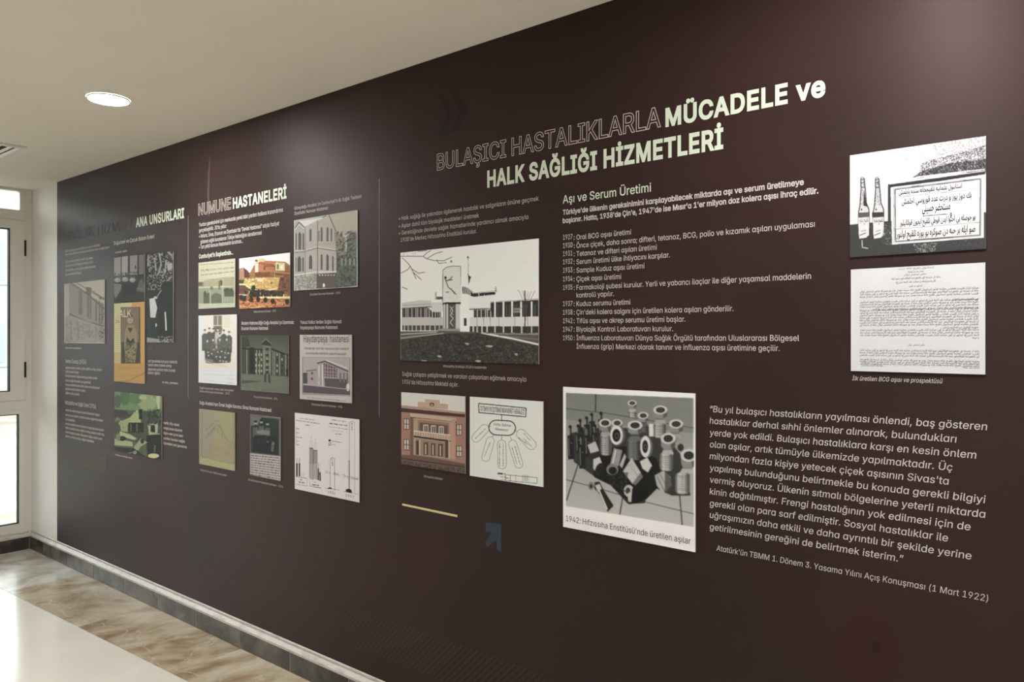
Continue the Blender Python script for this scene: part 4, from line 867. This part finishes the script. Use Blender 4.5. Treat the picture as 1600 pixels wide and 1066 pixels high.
# 10 newspaper clipping
p = Pic((312.2, 411), (369.4, 480.2), (305, 400, 11.84), (188, 184, 150), dens=2.0)
for k_, (a, b_, c) in enumerate(((165, 145, 12), (265, 215, 22), (355, 320, 22), (290, 260, 8))): p.row(130, a+5, 740, b_-30 if k_ != 1 else b_, c, (118, 116, 88) if k_ else (150, 146, 116), .8, 4)
p.row(120, 170, 740, 125, 14, (130, 128, 98)).poly([(180, 460), (560, 400), (745, 400), (745, 560), (180, 570)], (160, 154, 120)).poly([(88, 600), (745, 575), (745, 870), (88, 890)], (140, 146, 116)).line([(90, 450), (740, 395)], 4, (130, 124, 96))
p.ell(500, 500, 34, 50, (84, 88, 66)).rect(455, 470, 490, 630, (112, 114, 88)).ell(610, 640, 60, 45, (74, 80, 58)).ell(690, 660, 34, 60, (72, 78, 58)).rect(560, 650, 740, 750, (84, 92, 68)).poly([(180, 700), (290, 680), (290, 875), (180, 880)], (92, 96, 70)).poly([(320, 740), (400, 680), (510, 720), (515, 870), (320, 875)], (100, 106, 78)).ell(330, 600, 26, 34, (110, 112, 88)).ell(205, 700, 22, 50, (80, 84, 62))
p.line([(300, 640), (305, 890)], 14, (176, 180, 150)).line([(535, 430), (530, 930)], 12, (176, 182, 152)).rect(88, 880, 760, 965, (178, 184, 150)).rect(88, 480, 180, 570, (128, 120, 96)).ell(120, 520, 40, 30, (100, 94, 76)).blur(1.8).noise(12, 3)
for x in (575, 615, 650, 690, 730): p.line([(x, 770), (x, 850)], 8, (176, 182, 140))
p.line([(757, 60), (757, 950)], 10, (206, 198, 176))
p.build('newspaper_clipping', 'greenish newspaper clipping with headline rows above two figures, left in second section', 1.0, 'clipping')

# 11 group of nurses and doctors
p = Pic((312.3, 493.4), (372.1, 602.2), (305, 485, 8.533), (204, 198, 184), dens=1.9)
p.rect(62, 72, 125, 800, (196, 200, 192)).rect(262, 72, 374, 300, (124, 116, 98)).line([(316, 72), (316, 200)], 8, (200, 194, 174)).line([(262, 205), (374, 205)], 8, (206, 200, 170)).rect(380, 72, 485, 240, (198, 194, 168)).ell(320, 250, 60, 40, (110, 104, 90))
SU, FC, HT = (84, 86, 78), (186, 178, 164), (64, 62, 56)
for i_, (x, y) in enumerate(((148, 280), (208, 258), (262, 265), (320, 262), (398, 285), (468, 305), (350, 330))):
    p.poly([(x-40, y+60), (x-14, y+28), (x+14, y+28), (x+40, y+60), (x+38, y+260), (x-38, y+260)], SU if i_ != 3 else (176, 168, 150)).ell(x, y, 14, 18, FC).ell(x, y-17, 16, 9, HT)
for x, y in ((180, 412), (258, 400), (345, 395), (438, 392)): p.poly([(x-36, y+130), (x-30, y+30), (x+30, y+30), (x+36, y+130)], (88, 84, 76)).ell(x, y, 13, 18, FC)
p.poly([(145, 520), (500, 500), (490, 640), (480, 720), (250, 700), (150, 640)], (74, 74, 68))
for x, y in ((190, 558), (240, 575), (265, 520), (320, 552), (370, 545), (415, 560), (460, 568), (195, 600), (300, 615), (350, 620), (415, 625), (350, 670), (430, 680), (390, 675)): p.ell(x, y, 12, 15, (176, 172, 160)).ell(x, y-12, 12, 6, HT)
p.poly([(150, 640), (260, 660), (250, 720), (160, 700)], (120, 112, 98)).mottle([(130, 380), (505, 380), (495, 700), (150, 680)], (108, 110, 100), .36, 5).poly([(62, 720), (575, 690), (575, 780), (62, 770)], (206, 194, 172)).rect(62, 772, 575, 1010, (198, 198, 194)).line([(130, 660), (260, 720), (440, 745)], 14, (180, 168, 146), .6)
for y in (800, 850, 860): p.row(130, y, 540, y+8, 6, (160, 160, 156), .6)
for y in (910, 965): p.row(430, y, 530, y+4, 7, (120, 128, 116), .7)
p.row(130, 935, 480, 950, 6, (160, 158, 154), .6).blur(1.5).noise(8, 2).line([(568, 72), (570, 1000)], 10, (212, 204, 190)).line([(66, 72), (72, 970)], 8, (214, 206, 196))
p.build('group_photograph', 'pale old group photograph of staff standing and sitting in rows before a door', 1.15)

# 12 dark hospital with clock tower
p = Pic((378.4, 524.4), (452.8, 615.3), (300, 470, 5.333), (84, 90, 72), dens=1.8)
p.vgrad([(418, 290), (815, 285), (815, 480), (418, 400)], (70, 72, 58), (92, 98, 78)).poly([(425, 300), (480, 300), (500, 380), (425, 400)], (56, 58, 48))
p.poly([(425, 410), (600, 400), (815, 470), (815, 630), (425, 610)], (62, 66, 54)).poly([(600, 365), (668, 362), (668, 640), (605, 640)], (96, 100, 82)).poly([(590, 352), (628, 318), (672, 362), (668, 378), (595, 368)], (44, 46, 38)).line([(590, 352), (628, 320), (674, 364)], 5, (120, 124, 104)).line([(425, 400), (595, 410)], 14, (36, 38, 32)).line([(670, 400), (740, 430), (820, 460)], 14, (34, 36, 30))
for x in (470, 550, 575, 610, 660, 685, 700, 740, 790): p.line([(x, 410+max(0, (x-600)*.2)), (x, 620)], 7, (124, 128, 104))
for x in (545, 570, 590, 635, 720, 760):
    for y in (440, 480, 530, 575): p.rect(x-5, y, x+5, y+20, (150, 152, 124) if (x+y) % 3 else (40, 42, 34))
for y in (390, 440, 490, 540, 580): p.rect(626, y, 650, y+26, (44, 46, 38)).line([(626, y), (650, y)], 4, (140, 142, 116))
p.poly([(490, 390), (530, 390), (535, 610), (490, 608)], (34, 36, 32)).poly([(425, 608), (815, 632), (815, 775), (425, 745)], (96, 102, 84)).poly([(425, 660), (610, 670), (425, 690)], (70, 74, 62)).poly([(612, 610), (632, 600), (630, 680), (612, 678)], (56, 58, 50)).poly([(645, 615), (662, 605), (664, 690), (648, 680)], (56, 58, 50)).row(590, 742, 690, 748, 5, (70, 66, 58))
p.poly([(790, 570), (815, 575), (815, 630), (795, 628)], (36, 38, 34)).blur(.9).noise(12, 2.5).line([(421, 290), (421, 742), (812, 772)], 6, (112, 108, 98)).line([(418, 286), (800, 286)], 7, (116, 114, 98))
p.build('clock_tower_photograph', 'dark green-grey photograph of a long building with a pointed clock tower', 1.2)

# 13 newspaper page about the hospital
p = Pic((470.6, 523.4), (551.6, 630.3), (300, 470, 5.333), (166, 158, 150), dens=1.8)
p.rect(930, 470, 1330, 785, (150, 142, 136)).line([(935, 470), (935, 775), (1326, 792), (1326, 480)], 3, D2).line([(935, 470), (1326, 478)], 3, D3)
p.poly([(1060, 525), (1120, 505), (1310, 580), (1320, 730), (1060, 700)], (136, 132, 126)).line([(1055, 522), (1118, 505), (1315, 590)], 9, (60, 58, 56)).line([(1130, 495), (1310, 565)], 8, (176, 176, 170)).poly([(1110, 520), (1220, 560), (1220, 640), (1110, 630)], (92, 74, 80))
for x in range(1120, 1220, 22): p.line([(x, 525+(x-1110)*.3), (x, 640)], 5, (150, 132, 136))
for y in (560, 590, 615): p.line([(1110, y), (1220, y+8)], 4, (150, 136, 138))
p.line([(1070, 540), (1070, 700)], 8, (190, 186, 180)).line([(1098, 530), (1100, 710)], 8, (190, 188, 180)).line([(1040, 560), (1085, 700)], 3, D3).poly([(1115, 645), (1310, 655), (1320, 735), (1120, 720)], (80, 74, 74))
for x in (1240, 1270, 1298): p.rect(x, 600, x+14, 680, (98, 96, 92))
p.poly([(975, 580), (1045, 575), (1050, 700), (970, 690)], (146, 130, 130)).rect(1005, 595, 1022, 612, D2).rect(1005, 640, 1022, 660, D2).line([(965, 585), (1050, 575)], 7, D2).poly([(938, 600), (972, 600), (975, 690), (938, 690)], (70, 68, 66))
p.poly([(938, 700), (1326, 735), (1326, 785), (938, 765)], (82, 72, 74)).ell(1310, 720, 14, 34, (180, 176, 172)).line([(938, 698), (1326, 738)], 6, (150, 142, 138)).line([(1110, 365), (1180, 365)], 3, D3)
p.row(975, 805, 1290, 835, 5, D2).blur(.8).noise(9, 2)
p.build('newspaper_page', 'grey newspaper page headed Haydarpaşa hastanesi over a picture of a building', 1.3, 'clipping')
p.text([('Haydarpaşa', 942, 345, 1138), ('hastanesi', 1162, 345, 1322)], M['dark_ink'], 56, res=2)
p.text([('Yapılacak yeni bir hastane için vekâlet', 945, 405, 1318), ('İstanbulda tetkikat yaptırmaktadır', 960, 446, 1300)], M['mid_ink'], 20, res=1)

# 14 pencil drawing
p = Pic((313.1, 638.8), (368.8, 735.9), (300, 620, 5.333), (158, 148, 110), dens=1.9)
p.poly([(70, 90), (190, 115), (190, 560), (70, 560)], (152, 142, 116)).poly([(250, 120), (367, 130), (367, 360), (250, 360)], (156, 150, 104)).poly([(85, 490), (365, 560), (365, 625), (75, 572)], (168, 164, 110))
for q in ([(120, 350), (210, 240), (240, 235)], [(140, 320), (205, 255)], [(150, 330), (215, 262)], [(225, 300), (235, 245), (258, 262), (262, 340)], [(240, 240), (300, 360), (365, 400)], [(95, 120), (95, 500), (355, 560)], [(355, 145), (355, 560)], [(200, 200), (240, 205)], [(125, 280), (200, 215)], [(100, 500), (150, 502)]): p.line(q, 3.5, (108, 100, 78), .8)
p.mottle([(150, 380), (340, 390), (340, 530), (150, 500)], (158, 130, 104), .5, 12, .6).blur(1.5).noise(8, 3)
p.build('drawing_sheet', 'yellowed sheet with a faint pencil drawing, lowest left of the second section', 1.0, 'drawing')

# 15 clipping with three figures
p = Pic((392.8, 647.2), (440.3, 751.3), (300, 620, 5.333), (172, 164, 156), dens=2.0)
p.poly([(495, 143), (748, 178), (748, 495), (495, 470)], (100, 96, 92)).poly([(503, 165), (735, 188), (735, 488), (503, 462)], (44, 52, 46)).poly([(640, 178), (735, 190), (735, 330), (640, 280)], (40, 58, 50)).poly([(503, 165), (590, 172), (560, 240), (503, 240)], (104, 98, 94))
for x, y in ((542, 222), (590, 212), (640, 228)): p.poly([(x-24, y+110), (x-20, y+34), (x+20, y+34), (x+24, y+110)], (88, 86, 80)).ell(x, y, 12, 16, (150, 142, 132)).ell(x, y-14, 14, 9, (28, 28, 26)).ell(x, y+16, 9, 7, (34, 34, 30))
p.poly([(545, 285), (600, 275), (660, 290), (655, 320), (560, 310)], (122, 116, 106)).poly([(530, 320), (720, 330), (720, 480), (520, 460)], (38, 40, 44)).poly([(675, 370), (700, 380), (690, 460), (670, 450)], (100, 102, 98)).ell(640, 375, 10, 6, (110, 110, 106)).mottle([(503, 310), (735, 340), (735, 485), (503, 460)], (62, 66, 64), .3, 5)
for k_ in range(9): p.row(500, 488+k_*19.5, 742, 510+k_*21.5, 8, (66, 62, 60), .95, 3.0)
p.blur(.8).noise(8, 2)
p.build('staff_clipping', 'narrow clipping with a dark photograph of three people over dense printed text', 1.1, 'clipping')

# 16 building photograph at the window end
p = Pic((102.4, 443.8), (165.3, 537), (90, 320, 4.845), (142, 134, 118), dens=1.9)
p.poly([(60, 600), (120, 595), (360, 760), (360, 925), (95, 830), (60, 850)], (116, 106, 98)).poly([(62, 605), (95, 600), (100, 830), (62, 850)], (134, 126, 116))
p.line([(112, 595), (240, 680), (362, 790)], 12, (84, 76, 70)).line([(150, 590), (362, 720)], 8, (98, 90, 82)).poly([(225, 625), (265, 630), (262, 690), (225, 670)], (84, 78, 70)).line([(265, 650), (362, 715)], 6, (90, 82, 76))
for k_, x in enumerate((175, 190, 240, 258, 300, 325, 345)): p.line([(x, 650+(x-175)*.55), (x, 830+(x-175)*.42)], 12, (82, 74, 68), .8)
p.line([(98, 828), (230, 885), (362, 920)], 9, (76, 68, 62)).poly([(62, 850), (98, 835), (362, 930), (362, 1048), (62, 1048)], (122, 114, 104)).mottle([(62, 860), (362, 930), (362, 1045), (62, 1045)], (96, 90, 82), .4, 8, .6)
for x in (110, 165, 250, 300, 335): p.line([(x, 880+(x-110)*.2), (x, 1010)], 12, (100, 92, 84), .6)
p.mottle([(320, 700), (362, 700), (362, 1040), (320, 1040)], (70, 66, 60), .4, 6).blur(1.3).noise(10, 3).line([(62, 600), (62, 1046), (362, 1046)], 7, (150, 142, 134))
p.build('street_wall_photograph', 'faded grey photograph of a building wall in steep view, nearest the window', 1.9)

# 17 bedroom ward
p = Pic((179.8, 403.4), (227.6, 471.5), (170, 380, 7.617), (52, 50, 46), dens=2.2)
for a, b_, c in ((78, 160, (150, 142, 136)), (168, 244, (160, 152, 146)), (266, 355, (140, 134, 128)), (372, 432, (112, 104, 100))): p.poly([(a, 170-(a-78)*.08), (b_, 165-(b_-78)*.08), (b_-4, 400), (a, 400)], c)
p.poly([(75, 395), (440, 370), (440, 700), (75, 700)], (46, 48, 42)).mottle([(75, 360), (360, 340), (360, 440), (75, 470)], (90, 86, 80), .5, 6)
for x, y in ((118, 440), (210, 432), (295, 440)): p.ell(x, y, 38, 30, (142, 140, 132)).ell(x-8, y-6, 16, 10, (176, 174, 166)).line([(x-40, y+36), (x+36, y+30)], 5, (44, 42, 38))
p.poly([(78, 480), (170, 490), (160, 560), (95, 660), (78, 600)], (118, 112, 104)).ell(332, 290, 9, 26, (60, 56, 52)).poly([(380, 440), (410, 420), (440, 500), (440, 590), (340, 570)], (86, 90, 82)).line([(350, 540), (420, 550)], 6, (128, 130, 120)).poly([(170, 500), (330, 480), (330, 600), (170, 640)], (36, 40, 34)).blur(1.0).noise(9, 3)
p.build('ward_photograph', 'small dark photograph of white beds below tall windows, above the yellow magazine', 1.15)

# 18 crowd under trees
p = Pic((231.7, 398.5), (272.5, 535.5), (170, 380, 7.617), (46, 47, 42), dens=2.2)
p.mottle([(465, 90), (780, 60), (780, 480), (640, 560), (465, 560)], (150, 146, 136), .44, 7, .85).mottle([(465, 90), (780, 60), (780, 480), (465, 560)], (34, 34, 30), .36, 9, .9)
for q in ([(490, 120), (480, 280)], [(610, 100), (640, 260), (600, 380)], [(700, 90), (770, 160)], [(560, 180), (580, 330)], [(700, 200), (680, 360)]): p.line(q, 20, (156, 150, 140), .8)
p.ell(740, 270, 32, 60, (152, 144, 138)).ell(755, 215, 30, 16, (56, 54, 48)).line([(725, 240), (765, 235)], 8, (70, 66, 60)).ell(740, 330, 20, 10, (112, 98, 92)).poly([(640, 500), (680, 450), (780, 480), (780, 1150), (600, 1150), (600, 700)], (38, 40, 35)).line([(640, 560), (590, 640)], 12, (134, 132, 122))
p.poly([(500, 665), (560, 650), (592, 770), (570, 888), (510, 885)], (186, 184, 176)).ell(572, 650, 22, 16, (170, 166, 156)).line([(685, 820), (692, 920), (697, 1040)], 18, (180, 180, 170)).ell(579, 975, 10, 22, (170, 170, 160)).poly([(470, 880), (520, 890), (510, 1100), (470, 1100)], (38, 56, 48))
p.poly([(465, 1120), (600, 1140), (640, 1190), (465, 1190)], (140, 138, 128)).mottle([(600, 1110), (780, 1110), (780, 1190), (600, 1190)], (150, 148, 138), .5, 6).blur(.9).noise(10, 3)
p.build('crowd_photograph', 'tall black and white photograph of people in dark coats beneath bright branches', 1.15)

# 19 yellow magazine cover
p = Pic((180.2, 473.9), (227.6, 600), (170, 380, 7.617), (188, 164, 100), dens=2.2)
p.poly([(75, 710), (290, 700), (290, 770), (160, 775), (160, 1300), (75, 1300)], (192, 184, 128)).poly([(290, 695), (440, 700), (440, 1690), (290, 1690)], (196, 146, 66)).poly([(75, 1430), (440, 1430), (440, 1690), (75, 1690)], (184, 140, 70)).line([(80, 1650), (250, 1640), (440, 1540)], 10, (146, 108, 54)).poly([(160, 765), (385, 762), (388, 1430), (162, 1430)], (122, 100, 76)).line([(160, 768), (385, 765), (388, 1430), (162, 1430), (160, 768)], 6, (92, 72, 44)).rect(372, 770, 386, 1425, (86, 66, 42))
p.rect(170, 1180, 375, 1425, (64, 54, 42)).ell(270, 915, 34, 44, (164, 142, 110)).ell(268, 872, 34, 18, (84, 66, 50)).poly([(205, 1060), (235, 975), (310, 975), (345, 1060), (352, 1220), (330, 1420), (215, 1420), (198, 1220)], (140, 124, 88)).poly([(238, 1010), (300, 1010), (270, 1070)], (70, 58, 44)).line([(252, 1030), (292, 1025)], 12, (50, 44, 36)).poly([(230, 1120), (270, 1170), (310, 1130), (320, 1180), (270, 1240), (225, 1180)], (44, 38, 30)).mottle([(205, 1180), (350, 1180), (330, 1420), (215, 1420)], (96, 88, 58), .5, 10)
p.line([(262, 900), (264, 904)], 9, (60, 48, 38)).line([(284, 900), (286, 904)], 9, (60, 48, 38)).line([(262, 932), (282, 932)], 6, (96, 66, 54))
for y in range(850, 1420, 24): p.row(92, y, 148, y-2, 7, (132, 112, 66), .6)
for y in (1480, 1500, 1580): p.row(110, y, 400, y-6, 7, (140, 100, 48), .6)
p.blur(1.1).noise(9, 4)
p.build('magazine_cover', 'yellow magazine cover titled HALK with a seated figure in a brown panel', 1.2, 'magazine')
M['cover_ink'] = ink('cover_letter_ink', (206, 200, 168))
p.text([('HALK', 92, 884, 280)], M['cover_ink'], 82, res=1, fat=.01)
M['figure_ink'] = ink('cover_dark_ink', (96, 80, 48))
p.text([('24', 100, 950, 140)], M['figure_ink'], 40, name='issue_number', res=1)

# 20 green tinted vehicle photograph
p = Pic((180.8, 611.8), (254.5, 719), (90, 520, 4.845), (78, 88, 62), dens=2.0)
p.poly([(440, 445), (800, 470), (800, 600), (440, 580)], (104, 126, 82)).ell(520, 490, 40, 60, (74, 104, 66)).ell(690, 530, 70, 60, (130, 144, 98)).ell(600, 500, 50, 40, (84, 114, 70)).poly([(752, 470), (785, 475), (780, 600), (762, 560)], (158, 166, 120)).ell(465, 520, 24, 50, (72, 88, 76)).ell(655, 490, 30, 20, (150, 160, 112))
p.poly([(440, 580), (530, 590), (560, 640), (440, 650)], (60, 54, 52)).ell(465, 660, 18, 20, (122, 104, 92)).poly([(440, 680), (520, 640), (600, 590), (760, 600), (790, 680), (790, 860), (560, 820), (440, 760)], (66, 72, 54)).poly([(470, 680), (560, 640), (590, 600), (640, 610), (640, 680), (480, 700)], (148, 158, 106))
p.poly([(480, 665), (540, 660), (540, 750), (490, 745)], (138, 150, 100)).rect(545, 680, 660, 755, (34, 38, 32)).line([(565, 690), (565, 750)], 5, (120, 130, 90)).line([(610, 690), (610, 750)], 6, (110, 118, 84)).rect(625, 580, 650, 655, (32, 36, 38)).poly([(600, 590), (620, 585), (622, 650), (600, 650)], (150, 160, 108))
p.poly([(480, 745), (560, 770), (610, 800), (590, 812), (480, 780)], (156, 166, 112)).poly([(440, 800), (575, 825), (580, 860), (440, 850)], (150, 152, 110)).ell(500, 800, 30, 18, (30, 32, 28)).poly([(690, 690), (770, 685), (765, 760), (700, 770)], (150, 156, 120)).poly([(715, 700), (745, 698), (748, 755), (712, 750)], (34, 36, 32)).ell(470, 790, 16, 30, (120, 108, 92))
p.poly([(680, 780), (790, 760), (800, 960), (690, 950)], (36, 38, 34)).poly([(590, 860), (640, 800), (690, 830), (640, 860), (600, 915), (585, 900)], (136, 146, 112)).ell(650, 820, 14, 18, (40, 42, 38)).line([(700, 770), (785, 765)], 6, (150, 158, 112)).line([(745, 850), (742, 905)], 10, (90, 96, 76))
p.poly([(440, 862), (590, 875), (680, 940), (800, 960), (800, 985), (440, 950)], (42, 40, 36)).ell(735, 930, 42, 18, (184, 180, 122)).line([(540, 912), (580, 905)], 8, (120, 112, 96)).ell(595, 905, 14, 14, (120, 132, 120)).mottle([(690, 580), (800, 580), (800, 700), (690, 700)], (44, 48, 38), .5, 7).mottle([(460, 600), (700, 600), (700, 760), (460, 740)], (104, 112, 78), .25, 5).blur(.9).noise(16, 3)
p.build('green_tinted_photograph', 'green-tinted photograph of people loading an open vehicle, lowest left picture', 1.35)

# ---------------------------------------------------------------- ceiling fittings
M['trim'] = mat('white_enamel', (0.75, 0.74, 0.70), 0.35)
M['lamp'] = bpy.data.materials.new('lamp_diffuser'); M['lamp'].use_nodes = True
e = M['lamp'].node_tree.nodes['Principled BSDF']; e.inputs['Emission Color'].default_value = (1.0, 0.97, 0.98, 1); e.inputs['Emission Strength'].default_value = LAMP
def lamp(x, y, label):
    r = empty('ceiling_light', (x, y, H)); tag(r, label, 'ceiling light', 'round recessed ceiling lights')
    MB().lathe([(.079, -.0058), (.081, -.0066), (.084, -.0052), (.086, -.001), (.086, -.0002)], 40).build('trim_ring', M['trim'], r)
    MB().disc(.0795, -.0058, 40).build('diffuser', M['lamp'], r)
lamp(-3.42, -0.558, 'round lit ceiling light shining above the second section of the mural')
lamp(-0.34, -0.56, 'round ceiling light above the quotation end of the mural')
lamp(0.8, -0.56, 'added ceiling light brightening the mural just beyond the quotation')  # extra lamp added to brighten the right end of the mural
lamp(2.7, -0.56, 'added unseen ceiling light nearest the blank end wall, by the mural')  # unseen lamp added for room light where the row carries on
for x, q in ((-3.42, 'the window end'), (-0.34, 'the middle of the hall'), (2.7, 'the blank end wall')):  # unseen lamps added to light the rest of the hall
    lamp(x, -2.6, 'added unseen ceiling light over the hall floor at '+q)
    lamp(x, -4.6, 'added unseen ceiling light beside the opposite wall at '+q)

M['void'] = mat('duct_shade', (0.02, 0.02, 0.018), 0.8)
vt = empty('air_vent', (-4.93, -0.774, H)); tag(vt, 'square white ceiling air vent with slats near the window', 'air vent')
S = 0.30; I = 0.260
v = []
for r_, z in ((S, -.0002), (S, -.006), (S-.012, -.012), (I+.012, -.012), (I, -.006), (I, -.0002)): v += [(-r_, -r_, z), (r_, -r_, z), (r_, r_, z), (-r_, r_, z)]
f = [(k_*4+i, k_*4+(i+1) % 4, k_*4+4+(i+1) % 4, k_*4+4+i) for k_ in range(5) for i in range(4)]
mesh_obj('vent_frame', v, [q[::-1] for q in f], M['trim'], vt)
MB().box(-I, I, -I, I, -.0012, -.0004).build('duct_shade_sheet', M['void'], vt)  # black sheet standing in for the shade inside the duct
for k_ in range(10):
    yy = -I+.030+k_*.0515
    mesh_obj('slat', [(-I+.002, yy-.007, -.003), (I-.002, yy-.007, -.003), (I-.002, yy+.007, -.0105), (-I+.002, yy+.007, -.0105), (-I+.002, yy-.006, -.0018), (I-.002, yy-.006, -.0018), (I-.002, yy+.008, -.0093), (-I+.002, yy+.008, -.0093)],
             [(0, 1, 2, 3)[::-1], (4, 5, 6, 7), (0, 1, 5, 4), (2, 3, 7, 6), (0, 3, 7, 4), (1, 2, 6, 5)], M['trim'], vt)
MB().lathe([(.0001, -.026), (.010, -.025), (.015, -.020), (.016, -.012)], 16, (-0.08, I+.012)).build('latch_knob', M['trim'], vt)
